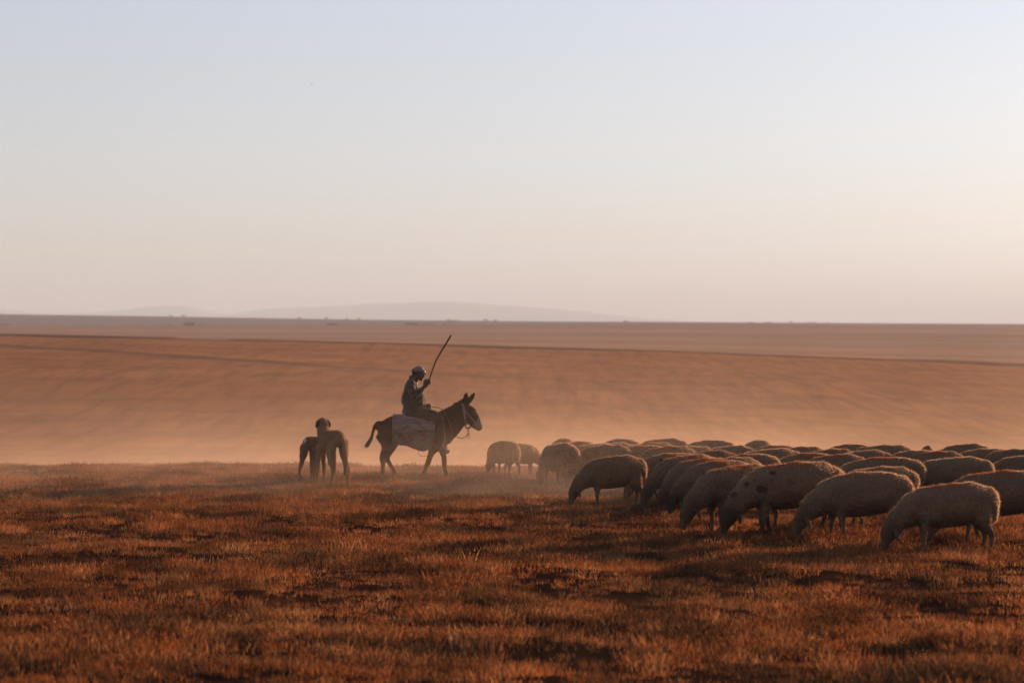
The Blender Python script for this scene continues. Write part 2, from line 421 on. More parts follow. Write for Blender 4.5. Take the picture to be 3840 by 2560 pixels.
def sheep_mesh(name, stride=0.0, head='graze', turn=0.0, seed=0):
    sgn = (-1, 1)
    P_ = []
    P_.append(tube([(-.42, 0, .560, .15, .17), (-.28, 0, .560, .215, .215), (-.08, 0, .530, .235, .238), (.14, 0, .510, .23, .235), (.30, 0, .505, .19, .215), (.38, 0, .50, .14, .175)], 20, 3))
    if head == 'graze':
        t = turn
        P_.append(tube([(.26, 0, .53, .17, .20), (.42, t * .3, .455, .13, .165), (.54, t * .7, .375, .098, .13), (.62, t, .285, .076, .098)], 16, 4))
        hx, hz = .635, .27
        P_.append(tube([(hx, t, hz, .075, .094), (hx + .035, t, hz - .07, .068, .088), (hx + .062, t, hz - .15, .042, .052), (hx + .072, t, hz - .205, .034, .038)], 14, 4))
        ears = [(hx - .005, t, hz + .01, -.05, -.03)]
        hc = (hx + .04, t, hz - .1)
    else:
        P_.append(tube([(.28, 0, .58, .14, .16), (.40, 0, .68, .10, .12), (.46, 0, .80, .075, .085)], 16, 4))
        hx, hz = .48, .87
        P_.append(tube([(hx - .04, 0, hz + .01, .066, .07), (hx + .05, 0, hz - .02, .062, .07), (hx + .13, 0, hz - .07, .042, .05), (hx + .18, 0, hz - .10, .034, .036)], 14, 4))
        ears = [(hx - .03, 0, hz + .02, -.03, -.04)]
        hc = (hx + .05, 0, hz - .03)
    s1 = stride
    for k, sy in enumerate(sgn):
        dx = s1 if k else -s1
        P_.append(tube([(.26, sy * .10, .45, .075, .09), (.27 + dx * .2, sy * .105, .36, .05, .06), (.27 + dx * .7, sy * .105, .22, .030, .034), (.27 + dx * .9, sy * .105, .13, .023, .025), (.265 + dx * 1.15, sy * .105, .055, .025, .028), (.285 + dx * 1.2, sy * .105, .012, .03, .036)], 12, 3))
        dx = -dx * .9
        P_.append(tube([(-.34, sy * .11, .50, .09, .13), (-.35 + dx * .2, sy * .12, .38, .075, .10), (-.40 + dx * .4, sy * .115, .28, .045, .052), (-.445 + dx * .7, sy * .11, .215, .030, .036), (-.435 + dx * .9, sy * .11, .12, .024, .026), (-.425 + dx * 1.1, sy * .11, .05, .026, .028), (-.405 + dx * 1.15, sy * .11, .012, .03, .036)], 12, 3))
    # fat tail
    P_.append(tube([(-.46, 0, .64, .08, .05), (-.495, 0, .55, .12, .05), (-.505, 0, .45, .115, .048), (-.485, 0, .36, .07, .035)], 12, 3))
    co, nr, fc = fuse(P_, .0155, 5)
    bodyw = np.clip((co[:, 2] - .27) / .1, 0, 1)
    dh = np.linalg.norm(co - np.array(hc), axis=1)
    headm = np.clip((.17 - dh) / .05, 0, 1)
    woolw = bodyw * (1 - headm)
    c2 = lumps(co, nr, .018, 7, seed) - co; c3 = lumps(co, nr, .009, 22, seed + 5) - co
    co = co + (c2 + c3) * (woolw[:, None] * .9 + .05)
    legm = np.clip((.20 - co[:, 2]) / .08, 0, 1) * .6 * (1 - headm)
    mark = np.maximum(headm, legm)
    # ears: drooping leaves set on the sides of the head
    EV, EF = [], []
    ex, ey, ez, dx, dz = ears[0]
    for sy in sgn:
        v, f = tube([(ex, ey + sy * .06, ez, .011, .020), (ex + dx * .4, ey + sy * .10, ez + dz * .3 - .01, .010, .032), (ex + dx * .8, ey + sy * .125, ez + dz - .05, .008, .028), (ex + dx, ey + sy * .13, ez + dz - .10, .005, .010)], 8, 3, side=(0, sy * .3, 1))
        o_ = len(EV); EV += v; EF += [tuple(i + o_ for i in q) for q in f]
    fv, ff, src = fuzz(co, nr, fc, 16000, .021, .0017, woolw + .02, .35, .55)
    n0, n1 = len(co), len(EV)
    V = np.vstack([co, np.array(EV), fv])
    Fc = list(fc) + [tuple(i + n0 for i in q) for q in EF] + [tuple(i + n0 + n1 for i in q) for q in ff]
    mk = np.concatenate([mark, np.ones(n1), mark[src]]); hair = np.concatenate([np.zeros(n0 + n1), np.ones(len(fv))])
    me = bpy.data.meshes.new(name)
    me.from_pydata([tuple(v) for v in V], [], [tuple(f) for f in Fc]); me.update()
    me.polygons.foreach_set('use_smooth', [True] * len(me.polygons))
    for k_, a_ in (('mark', mk), ('hair', hair)):
        at = me.attributes.new(k_, 'FLOAT', 'POINT'); at.data.foreach_set('value', np.asarray(a_, np.float32))
    me.materials.append(wool)
    return me

SM = {'a': sheep_mesh('sheep', 0.02, seed=1), 'b': sheep_mesh('sheep', .07, turn=.05, seed=7), 'c': sheep_mesh('sheep', -.05, turn=-.07, seed=13),
      'h': sheep_mesh('sheep', .03, head='up', seed=19)}
# (centre px, back px, feet px or None, turn away from the viewer, mesh, dark face, spots, dye, tone, width factor, label)
FLOCK = [
 (3556, 1815, 2078, -3, 'a', 0, 0, .9, 0, 1.0, 'pale sheep grazing nearest the camera, hind legs in full sun'),
 (3232, 1766, 2030, -8, 'c', 0, 0, .5, .1, 1.02, 'pale white-faced sheep grazing just behind the nearest one'),
 (3290, 1758, None, -6, 'b', 0, 0, .2, .2, 1.0, 'sheep whose lit rump shows just above the white-faced second grazer'),
 (2965, 1733, 2010, -14, 'b', 1, .75, .8, .1, 1.05, 'black-headed sheep with dark blotches on its neck, grazing in front'),
 (2762, 1743, 1988, -36, 'a', 0, 0, .9, .35, 1.14, 'pale-headed sheep grazing immediately left of the black-headed one'),
 (2690, 1731, None, -36, 'c', 1, 0, .7, .4, 1.14, 'dark-faced sheep grazing, third in the packed front line from the left'),
 (2628, 1717, None, -34, 'b', .6, 0, 1, .4, 1.12, 'sheep with bright orange dye on its withers in the packed front line'),
 (2572, 1708, None, -34, 'a', .3, 0, .6, .45, 1.1, 'sheep squeezed between the orange-marked one and the spotted-neck one in the front line'),
 (2512, 1700, None, -30, 'c', .4, 1, .3, .5, 1.1, 'grey sheep with dark spots over its neck and shoulder'),
 (2300, 1706, 1898, -10, 'a', .7, 0, .7, .45, .92, 'dusky sheep with dark ears leading the front of the flock, legs visible'),
 (3745, 1765, 2035, -2, 'b', 0, 0, .9, .45, 1.06, 'large sheep cut by the picture edge behind the nearest grazer'),
 (3570, 1704, None, 2, 'a', 0, 0, 0, .25, 1.14, 'long-backed sheep standing behind the nearest grazer and the cut-off one'),
 (3300, 1712, None, -6, 'c', 0, 0, .8, .3, 1.22, 'long sheep with dyed withers behind the second grazer, rump hanging low'),
 (3690, 1676, None, 0, 'c', 0, 0, .1, .5, 1.05, 'brownish sheep with rounded lit rump behind the long-backed one'),
 (3500, 1684, None, 4, 'b', 0, 0, 1, .5, .95, 'sheep with vivid red back mark behind the long-backed sheep'),
 (3610, 1653, None, 12, 'a', 0, 0, .3, .9, .9, 'dark brown back rising highest at the right of the flock'),
 (3790, 1680, None, 10, 'b', 0, 0, 0, .6, .9, 'hazy brown sheep at the far back near the right picture edge'),
 (3842, 1700, None, 20, 'a', 0, 0, 0, .6, 1.0, 'brown sheep half outside the picture behind the large cut-off one'),
 (3545, 1660, None, 35, 'h', 0, 0, 0, 0, .85, 'pale sheep with raised head showing over the backs of the flock'),
 (3425, 1682, None, 10, 'c', 0, 0, 0, .1, .9, 'pale hazy sheep below the raised head at the back of the flock'),
 (3300, 1663, None, -2, 'b', 0, 0, .2, .6, 1.1, 'tall shaggy sheep with fringed rump between the long sheep and the far backs'),
 (3235, 1684, None, 0, 'a', 0, 0, .2, .4, .9, 'small sheep tucked in front of the tall shaggy one'),
 (3180, 1659, None, 8, 'c', 0, 0, .5, .6, .9, 'reddish brown back seen beyond the small tucked-in sheep'),
 (3108, 1681, None, 4, 'b', 0, 0, .2, .3, .85, 'small pale back between the reddish brown one and the dyed pair'),
 (3128, 1698, None, 0, 'a', 0, 0, .9, .4, .95, 'sheep with orange line along its back above the long dyed sheep'),
 (3020, 1693, None, 0, 'c', 0, 0, .7, .4, .95, 'sheep with orange shoulders directly above the black-headed sheep'),
 (2990, 1674, None, 6, 'b', 0, 0, .1, .4, .95, 'broad hazy back in the far middle of the flock'),
 (2878, 1683, None, -12, 'a', 0, 0, .2, .15, 1.1, 'big pale sheep with a rounded white-rimmed rump mid-flock'),
 (2900, 1664, None, 5, 'c', 0, 0, .3, .7, .9, 'rust brown back sloping down right behind the big pale sheep'),
 (2840, 1640, None, 70, 'b', 0, 0, 0, .3, .9, 'round hazy rump standing highest at the back of the flock'),
 (2736, 1662, None, 25, 'a', 0, 0, 0, .3, .88, 'hazy round sheep between the two highest backs'),
 (2655, 1643, None, 0, 'c', 0, 0, .2, .4, .95, 'sheep with steep lit rump high in the middle of the flock'),
 (2575, 1663, None, -6, 'b', 0, 0, .1, .2, 1.0, 'pale grey round sheep in front of the steep-rumped one'),
 (2650, 1693, None, -4, 'a', 0, 0, .5, .95, .95, 'near-black back just above the front line of grazers'),
 (2800, 1703, None, -10, 'c', 0, 0, .5, .2, .95, 'sheep with shaggy golden rump behind the pale-headed grazer'),
 (2735, 1716, None, -14, 'b', 0, 0, .5, .3, .9, 'sheep wedged between the front grazers, only its lit back visible'),
 (2098, 1660, 1832, 62, 'a', 0, 0, 0, .3, .95, 'sheep seen from behind with rim-lit hind leg, left end of the flock'),
 (2112, 1643, None, 75, 'b', 0, 0, 0, .35, .82, 'round back peeping over the sheep seen from behind'),
 (2170, 1650, None, 55, 'c', 0, 0, 0, .4, .9, 'sheep with white-rimmed rump just right of the one seen from behind'),
 (2232, 1657, None, 30, 'a', 0, 0, 0, .3, .85, 'small hazy sheep far back above the dusky leader'),
 (2262, 1665, None, 10, 'b', 0, 0, .1, .3, .9, 'pale sheep with low neck behind the dusky leader'),
 (2322, 1643, None, 40, 'c', 0, 0, 0, .15, .85, 'white-rimmed dome of a back at the far left of the crowd'),
 (2290, 1656, None, 0, 'a', 0, 0, 0, .3, .9, 'hazy sheep before the white-rimmed dome'),
 (2425, 1650, None, -4, 'b', 0, 0, .8, .3, 1.05, 'sheep with thin orange back line in the dust above the spotted one'),
 (2480, 1638, None, 10, 'a', 0, 0, .2, .5, .95, 'brown dome of a back tallest at the left of the crowd'),
 (2400, 1663, None, -8, 'c', 0, 0, .4, .25, 1.0, 'broad hazy sheep directly above the gap between leader and spotted one'),
 (2500, 1668, None, -8, 'b', 0, 0, 1, .45, .95, 'sheep with flaming orange withers at the left of the crowd'),
 (1887, 1652, 1788, 50, 'c', .5, 0, 0, .4, .84, 'stray sheep with head down and ear out, left one of the pair by the donkey'),
 (1955, 1658, 1783, 160, 'a', .3, 0, 0, .45, .80, 'stray sheep facing right, behind the other of the pair by the donkey'),
]
_first = {}
placed = []
for (cx, top, feet, away, var, df, sp, rd, tn, lf, label) in FLOCK:
    if feet is None:
        k_ = .74 if (top > 1700) else .72
        if var == 'h': k_ = .76
        s_ = (top - HZ) / (EYE - k_); sc = k_ / (.93 if var == 'h' else .77)
    else:
        s_ = (feet - HZ) / EYE; sc = (feet - top) / s_ / .77
    d = F / s_
    me = SM[var]
    if var not in _first:
        o = bpy.data.objects.new('sheep', me); _first[var] = o
    else:
        o = _first[var].copy()
    COL.objects.link(o)
    x = (cx - 1920) / s_
    o.location = (x, d, ground_z(x, d)); o.rotation_euler = (0, 0, R(180 - away))
    o.scale = (sc * lf, sc, sc)
    o['dark_face'] = float(df); o['spots'] = float(sp); o['red_dye'] = float(rd); o['tone'] = float(tn)
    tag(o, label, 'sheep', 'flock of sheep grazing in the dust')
    placed.append((x, d, away, sc, label))

# ------------------------------------------------------------------ donkey
DS = 211.0                                   # picture px per metre at the donkey
DX, DY = (1560 - 1920) / DS, F / DS
def dl(px, py, y=0.0): return ((px - 1560) / DS, y, (1794 - py) / DS)
def dn(px, py, y, ra, rb=None): 
    a = dl(px, py, y); return (a[0], a[1], a[2], ra, rb if rb is not None else ra)
donkey = thing('donkey', 'dark brown donkey walking right with a rider and patterned bag', 'donkey', (DX, DY, ground_z(DX, DY)))
dcoat = hide_mat('donkey_coat', (.038, .022, .015), (.20, .15, .115), .0, .35, 5)
dark_hair = simple_mat('dark_hair', (.035, .022, .016), .8, .4, 30, .3, .004, sheen=.2)
P_ = [tube([dn(1422, 1592, 0, .12, .085), dn(1440, 1600, 0, .19, .19), dn(1470, 1608, 0, .235, .255), (dl(1510, 1610)[0], 0, dl(1510, 1610)[2], .25, .265), dn(1550, 1614, 0, .265, .268), dn(1590, 1620, 0, .26, .285), dn(1625, 1621, 0, .225, .295), dn(1650, 1620, 0, .19, .29), dn(1672, 1618, 0, .15, .22)], 22, 3),
      tube([dn(1640, 1612, 0, .17, .28), dn(1672, 1590, 0, .135, .275), dn(1702, 1566, 0, .10, .235), dn(1734, 1544, 0, .085, .185)], 18, 4),
      tube([dn(1744, 1540, 0, .088, .150), dn(1760, 1553, 0, .092, .150), dn(1776, 1573, 0, .070, .118), dn(1790, 1591, 0, .058, .086), dn(1797, 1600, 0, .054, .066)], 16, 4),
      ball(dl(1778, 1545, -.075), (.03, .02, .025)), ball(dl(1778, 1545, .075), (.03, .02, .025)),
      # ears, long and pointed
      tube([dn(1747, 1512, -.05, .030, .034), dn(1748, 1496, -.065, .022, .058), dn(1748, 1481, -.07, .018, .050), dn(1750, 1470, -.07, .012, .020)], 12, 4),
      tube([dn(1753, 1512, .05, .030, .032), dn(1763, 1495, .07, .020, .046), dn(1772, 1481, .08, .018, .042), dn(1779, 1471, .085, .012, .018)], 12, 4),
      # near hind leg, straight under the body
      tube([dn(1452, 1630, -.10, .12, .20), dn(1456, 1655, -.12, .10, .155), dn(1452, 1678, -.12, .07, .105), dn(1441, 1700, -.12, .045, .072), dn(1437, 1716, -.12, .040, .062), dn(1437, 1736, -.12, .032, .042), dn(1437, 1760, -.12, .030, .037), dn(1437, 1775, -.12, .036, .042), dn(1438, 1784, -.12, .034, .036), dn(1440, 1791, -.12, .04, .046)], 14, 4),
      # far hind leg, pushed forward under the belly
      tube([dn(1462, 1630, .10, .12, .19), dn(1466, 1660, .12, .09, .13), dn(1458, 1688, .12, .055, .085), dn(1450, 1712, .12, .040, .060), dn(1458, 1732, .12, .031, .040), dn(1470, 1753, .12, .029, .036), dn(1478, 1768, .12, .035, .040), dn(1476, 1780, .12, .033, .036), dn(1474, 1788, .12, .040, .045)], 14, 4),
      # near front leg, swung back
      tube([dn(1640, 1640, -.12, .10, .17), dn(1632, 1668, -.13, .07, .115), dn(1620, 1692, -.13, .048, .068), dn(1610, 1716, -.13, .040, .050), dn(1604, 1734, -.13, .038, .046), dn(1596, 1754, -.13, .029, .034), dn(1589, 1772, -.13, .033, .038), dn(1586, 1784, -.13, .032, .034), dn(1587, 1791, -.13, .038, .043)], 14, 4),
      # far front leg, reaching forward
      tube([dn(1650, 1640, .12, .10, .16), dn(1655, 1668, .13, .07, .11), dn(1660, 1692, .13, .048, .066), dn(1664, 1716, .13, .040, .048), dn(1666, 1738, .13, .037, .045), dn(1669, 1758, .13, .029, .034), dn(1672, 1774, .13, .033, .038), dn(1676, 1785, .13, .032, .034), dn(1679, 1791, .13, .038, .043)], 14, 4),
      # dock of the tail
      tube([dn(1426, 1588, 0, .04, .045), dn(1408, 1591, 0, .030, .034), dn(1399, 1615, 0, .024, .028), dn(1394, 1636, 0, .022, .030)], 10, 4)]
co, nr, fc = fuse(P_, .0125, 4)
co = lumps(co, nr, .008, 8, 3)
mz = np.linalg.norm(co - np.array(dl(1799, 1602)), axis=1)
mark = np.clip((.17 - mz) / .06, 0, 1)
bel = np.clip((.72 - co[:, 2]) / .1, 0, 1) * np.clip((co[:, 2] - .5) / .05, 0, 1) * .35
eye = np.minimum(np.linalg.norm(co - np.array(dl(1779, 1545, -.09)), axis=1), np.linalg.norm(co - np.array(dl(1779, 1545, .09)), axis=1))
ring_ = np.clip((.055 - eye) / .02, 0, 1) * np.clip((eye - .015) / .01, 0, 1) * .35
mark = np.maximum(np.maximum(mark, bel), ring_)
fv, ff, src = fuzz(co, nr, fc, 9000, .012, .002, None, .5, .4)
n0 = len(co)
body = link_mesh('body', np.vstack([co, fv]), list(fc) + [tuple(i + n0 for i in q) for q in ff], dcoat, donkey,
                 attrs={'mark': np.concatenate([mark, mark[src]]), 'hair': np.concatenate([np.zeros(n0), np.ones(len(fv))])})

def strands(name, roots, dirs, n, length, width, mat, parent, jitter=.3, ymax=.02, bend=(0, 0, 0)):
    V, F_ = [], []
    roots = np.array(roots, float); dirs = np.array(dirs, float)
    for i in range(n):
        t = rng.random() * (len(roots) - 1); a = int(t); f = t - a
        a2 = min(a + 1, len(roots) - 1)
        p = roots[a] * (1 - f) + roots[a2] * f + np.array((rng.normal() * .006, rng.normal() * ymax, rng.normal() * .004))
        d = dirs[a] * (1 - f) + dirs[a2] * f + rng.normal(size=3) * jitter; d /= np.linalg.norm(d)
        L = length * (.55 + .6 * rng.random()) * (.8 + .35 * noise.noise((t * 1.7, 3, 1)))
        s_ = np.cross(d, rng.normal(size=3)); s_ /= np.linalg.norm(s_); w = width
        b = np.array(bend) * L
        m_ = p + d * L * .5 + b * .3; e = p + d * L + b
        o_ = len(V); V += [p - s_ * w, p + s_ * w, m_ + s_ * w * .8, m_ - s_ * w * .8, e]
        F_ += [(o_, o_ + 1, o_ + 2, o_ + 3), (o_ + 3, o_ + 2, o_ + 4)]
    return link_mesh(name, V, F_, mat, parent, smooth=False)
mane_r = [dl(1662, 1562), dl(1672, 1551), dl(1688, 1537), dl(1706, 1525), dl(1722, 1516), dl(1736, 1508), dl(1746, 1504)]
mane_d = [(-.6, 0, .8), (-.45, 0, .9), (-.35, 0, .95), (-.3, 0, 1), (-.1, 0, 1), (0, 0, 1), (.2, 0, .9)]
strands('mane', mane_r, mane_d, 3600, .095, .0040, dark_hair, donkey, .22, .018)
tr_ = [dl(1396, 1628), dl(1392, 1640), dl(1388, 1650)]
strands('tail_tuft', tr_, [(-.3, 0, -1), (-.42, 0, -.95), (-.5, 0, -.9)], 1700, .17, .0035, dark_hair, donkey, .14, .018, bend=(-.12, 0, .02))

# halter with lead chain
strap_m = simple_mat('pale_webbing', (.20, .16, .13), .8, .3, 20, .2, .003)
iron = simple_mat('dull_iron', (.16, .11, .08), .5, .4, 30, .2, .002, spec=.5, metal=.6)
def band(pts, w, mat, name, parent, out_=.008):
    V, F_ = [], []
    C = catmull([tuple(p) for p in pts], 6)
    n = len(C)
    tang = np.gradient(np.array(C), axis=0)
    for i, c_ in enumerate(C):
        t = tang[i] / (np.linalg.norm(tang[i]) + 1e-9)
        # width direction lies along the skin: perpendicular to path and to the outward normal
        nrm_ = np.array((0, c_[1], 0)) if abs(c_[1]) > .03 else np.array((0, 0, 1.)) if c_[2] > 1.2 else np.array((0, 0, -1.))
        nrm_ = nrm_ / (np.linalg.norm(nrm_) + 1e-9)
        wd = np.cross(t, nrm_); wd /= np.linalg.norm(wd) + 1e-9
        V += [c_ - wd * w / 2, c_ + wd * w / 2, c_ + wd * w / 2 + nrm_ * out_, c_ - wd * w / 2 + nrm_ * out_]
    for i in range(n - 1):
        a = i * 4
        for k in range(4): F_.append((a + k, a + (k + 1) % 4, a + 4 + (k + 1) % 4, a + 4 + k))
    F_ += [(3, 2, 1, 0), tuple(range(n * 4 - 4, n * 4))]
    return link_mesh(name, V, F_, mat, parent, smooth=False)
def loop_pts(a, b, hw, lift=.02):   # band round the head from a (top) to b (bottom) at half width hw
    m1 = ((a[0] + b[0]) / 2, (a[2] + b[2]) / 2)
    return [(a[0], 0, a[2]), (a[0] * .8 + b[0] * .2, -hw * .85, a[2] * .8 + b[2] * .2), (m1[0], -hw, m1[1]), (a[0] * .2 + b[0] * .8, -hw * .8, a[2] * .2 + b[2] * .8), (b[0], 0, b[2]),
            (a[0] * .2 + b[0] * .8, hw * .8, a[2] * .2 + b[2] * .8), (m1[0], hw, m1[1]), (a[0] * .8 + b[0] * .2, hw * .85, a[2] * .8 + b[2] * .2), (a[0], 0, a[2])]
halter = band(loop_pts(dl(1736, 1506), dl(1748, 1590), .102), .042, strap_m, 'halter', donkey)
band(loop_pts(dl(1798, 1560), dl(1776, 1602), .072), .026, strap_m, 'noseband', halter)
for sy in (-1, 1):
    band([dl(1742, 1530, sy * .104), dl(1756, 1550, sy * .106), dl(1770, 1566, sy * .092), dl(1784, 1582, sy * .078)], .022, strap_m, 'cheek_strap', halter)
def torus(c_, r, t, nrm_=(0, 1, 0), n=16, m=6, sx=1.0):
    nv = np.array(nrm_, float); nv /= np.linalg.norm(nv)
    u = np.cross(nv, (0, 0, 1.)) if abs(nv[2]) < .9 else np.array((1., 0, 0)); u /= np.linalg.norm(u); v = np.cross(nv, u)
    V, F_ = [], []
    for i in range(n):
        a = 2 * math.pi * i / n; d = u * math.cos(a) * sx + v * math.sin(a)
        for k in range(m):
            b = 2 * math.pi * k / m; V.append(np.array(c_) + d * (r + t * math.cos(b)) + nv * t * math.sin(b))
    for i in range(n):
        for k in range(m): F_.append((i * m + k, ((i + 1) % n) * m + k, ((i + 1) % n) * m + (k + 1) % m, i * m + (k + 1) % m))
    return V, F_
pieces = []
ch = catmull([dl(1744, 1592), dl(1749, 1600), dl(1756, 1602), dl(1762, 1598), dl(1768, 1594)], 4)
for i, p in enumerate(ch): pieces.append(torus(p, .014, .004, (0, 1, 0) if i % 2 else (0, .3, 1), 10, 5, 1.0))
for i, y_ in enumerate(np.linspace(1604, 1626, 6)): pieces.append(torus(dl(1757, y_), .015 + .006 * (i == 3), .0045, (0, 1, 0) if i % 2 else (1, .2, 0), 10, 5))
v, f = join(pieces); link_mesh('chain', v, f, iron, halter)
v, f = torus(dl(1757, 1633), .026, .0045); link_mesh('ring', v, f, iron, halter)
rein_m = simple_mat('rope_fibre', (.16, .10, .065), .9, .4, 60, .3, .003)
v, f = tube([dl(1755, 1622) + (.006,), dl(1748, 1632) + (.007,), dl(1735, 1639) + (.007,), dl(1722, 1638) + (.007,), dl(1710, 1632) + (.007,), dl(1702, 1624, -.03) + (.007,), dl(1692, 1600, -.16) + (.007,), dl(1680, 1570, -.15) + (.007,), dl(1655, 1530, -.10) + (.007,), dl(1618, 1521, -.05) + (.007,)], 8, 6)
link_mesh('lead_rope', v, f, rein_m, donkey)
band([dl(1660, 1552, -.09), dl(1665, 1580, -.185), dl(1670, 1620, -.20), dl(1668, 1655, -.17), dl(1664, 1684, -.08)], .035, simple_mat('worn_strap', (.09, .06, .045), .8, .3, 20), 'breast_strap', donkey)
v, f = tube([dl(1572, 1686, -.10) + (.004,), dl(1570, 1696, -.11) + (.004,), dl(1578, 1705, -.11) + (.004,), dl(1592, 1706, -.11) + (.004,), dl(1606, 1702, -.11) + (.004,), dl(1612, 1690, -.11) + (.004,)], 6, 6)
link_mesh('girth_cord', v, f, rein_m, donkey)

# saddle bags and cloth
def pattern_cloth(name, base, blot, s_, lo, hi, second=None):
    m, nt, out = material(name); g = N(nt); ob = g.obj()
    fl = g.noise(g.scale(ob, (s_ * .6, s_, s_)), 1, 4, .62, .8)
    a = g.mix(g.remap(g.noise(ob, 30, 4), .35, .65), rgba(*[c_ * .8 for c_ in base]), rgba(*base))
    a = g.mix(g.remap(fl, lo, hi), a, rgba(*blot))
    if second:
        vo = g.new('ShaderNodeTexVoronoi'); vo.inputs['Scale'].default_value = 26; g.l.new(ob, vo.inputs['Vector'])
        a = g.mix(g.math('MULTIPLY', g.remap(vo.outputs['Distance'], .25, .32, 1, 0), g.remap(g.noise(ob, 7, 2), .42, .52)), a, rgba(*second))
    x, y, z = g.sep(ob)
    g.l.new(g.pbr(a, .9, g.bump(g.noise(ob, 22, 5, .6), .5, .02), .2), out.inputs[0])
    return m
cloth_top = pattern_cloth('flowered_quilt', (.16, .132, .118), (.12, .040, .026), 15, .48, .57, (.05, .024, .028))
cloth_bag = pattern_cloth('stained_bag_cloth', (.17, .148, .130), (.16, .05, .020), 9, .51, .58)
def cloth_patch(x0, x1, section, nx=36, thick=.014, seed=0, amp=.012):
    V, F_ = [], []
    for i in range(nx + 1):
        u = i / nx
        sec = catmull(section(u), 4)
        for j, p in enumerate(sec):
            k = noise.noise((u * 7 + seed, j * .35, seed)) * amp + noise.noise((u * 19, j * .2, seed)) * amp * .5
            V.append((x0 + (x1 - x0) * u + noise.noise((j * .3, u, seed + 2)) * .012, p[0] + (k if p[0] > 0 else -k), p[1] + abs(k) * .4))
    m = len(sec)
    for i in range(nx):
        for j in range(m - 1): F_.append((i * m + j, i * m + j + 1, (i + 1) * m + j + 1, (i + 1) * m + j))
    return V, F_
x0, x1 = dl(1472, 0)[0], dl(1633, 0)[0]
def sec_top(u):
    zt = 1.155 - .01 * math.sin(u * 3.1); zb = .80 + .10 * u + .02 * math.sin(u * 12)
    return [(.475, zb), (.45, zb + .08), (.375, .98), (.26, 1.085), (.12, zt), (0, zt + .01), (-.12, zt), (-.26, 1.085), (-.375, .98), (-.45, zb + .08), (-.475, zb)]
v, f = cloth_patch(x0 + .01, x1, sec_top, seed=3)
blanket = link_mesh('saddle_blanket', v, f, cloth_top)
md = blanket.modifiers.new('t', 'SOLIDIFY'); md.thickness = .014
blanket.location = donkey.location
tag(blanket, 'pale quilt with red flower pattern folded over the donkey back', 'blanket')
bag = thing('saddlebag', 'stained white double saddlebag hanging at the donkey flanks', 'bag', donkey.location)
def pouch(sy, seed):
    V, F_ = [], []
    nx, nz = 34, 18
    for side in (0, 1):
        for i in range(nx + 1):
            u = i / nx
            px = 1474 + (1634 - 1474) * u
            pyb = prof([(1474, 1664), (1500, 1663), (1512, 1661), (1545, 1674), (1575, 1685), (1592, 1687), (1608, 1680), (1624, 1668), (1634, 1652)], px)
            zb = (1794 - pyb) / DS; zt = 1.0
            for j in range(nz + 1):
                w = j / nz; z = zt + (zb - zt) * w
                bulge = (.035 + .115 * (u ** .7)) * math.sin(math.pi * min(1, w * .9 + .12)) ** .8 * (math.sin(math.pi * (.06 + .88 * u)) ** .45)
                y_ = .318 + (bulge if side == 0 else -.02)
                if j == nz: y_ = .31
                if side == 0:
                    y_ += .012 * noise.noise((u * 6 + seed, w * 4, 1)) + .01 * noise.noise((u * 15, w * 9 + seed, 2)) + .008 * math.sin(u * 22 + 3 * w)
                V.append((dl(px, 0)[0] + (.012 * noise.noise((w * 5, seed, u)) if side == 0 else 0), sy * y_, z))
    m = nz + 1; S = (nx + 1) * m
    for s_ in (0, 1):
        for i in range(nx):
            for j in range(nz):
                q = (s_ * S + i * m + j, s_ * S + i * m + j + 1, s_ * S + (i + 1) * m + j + 1, s_ * S + (i + 1) * m + j)
                F_.append(q if s_ == 0 else q[::-1])
    for i in range(nx):
        for j in (0, nz): F_.append((i * m + j, (i + 1) * m + j, S + (i + 1) * m + j, S + i * m + j))
    for j in range(nz):
        for i in (0, nx): F_.append((i * m + j, i * m + j + 1, S + i * m + j + 1, S + i * m + j))
    return V, F_
for sy in (-1, 1):
    v, f = pouch(sy, 3 + sy); link_mesh('pouch', v, f, cloth_bag, bag)
v, f = cloth_patch(x0 + .03, x1 - .03, lambda u: [(.31, .98), (.25, 1.065), (.12, 1.128), (0, 1.135), (-.12, 1.128), (-.25, 1.065), (-.31, .98)], seed=9, amp=.004)
yk = link_mesh('yoke', v, f, cloth_bag, bag); md = yk.modifiers.new('t', 'SOLIDIFY'); md.thickness = .01

# ------------------------------------------------------------------ rider
rider = thing('person', 'man in pale cap, grey jacket and brown trousers riding the donkey, holding up a stick', 'person', donkey.location)
skin_m = simple_mat('sunburnt_skin', (.13, .065, .040), .6, .25, 18, .15, .002, spec=.35)
skin_m2, nt, out = material('rider_skin'); g = N(nt)
a_ = g.mix(g.noise(g.obj(), 25, 4), rgba(.07, .034, .022), rgba(.12, .058, .036))
a_ = g.mix(g.attr('mark'), a_, rgba(.012, .009, .008))
g.l.new(g.pbr(a_, .55, g.bump(g.noise(g.obj(), 120, 3), .2, .002), spec=.35), out.inputs[0])
hx, hz = dl(1569, 1398)[0], dl(1569, 1398)[2]
def H(dx, dy, dz, a=0, b=None): # head space, tipped a little forward
    c_, s_ = math.cos(R(10)), math.sin(R(10))
    x = hx + dx * c_ + dz * s_; z = hz - dx * s_ + dz * c_
    return (x, dy, z, a, b if b is not None else a) if a else (x, dy, z)
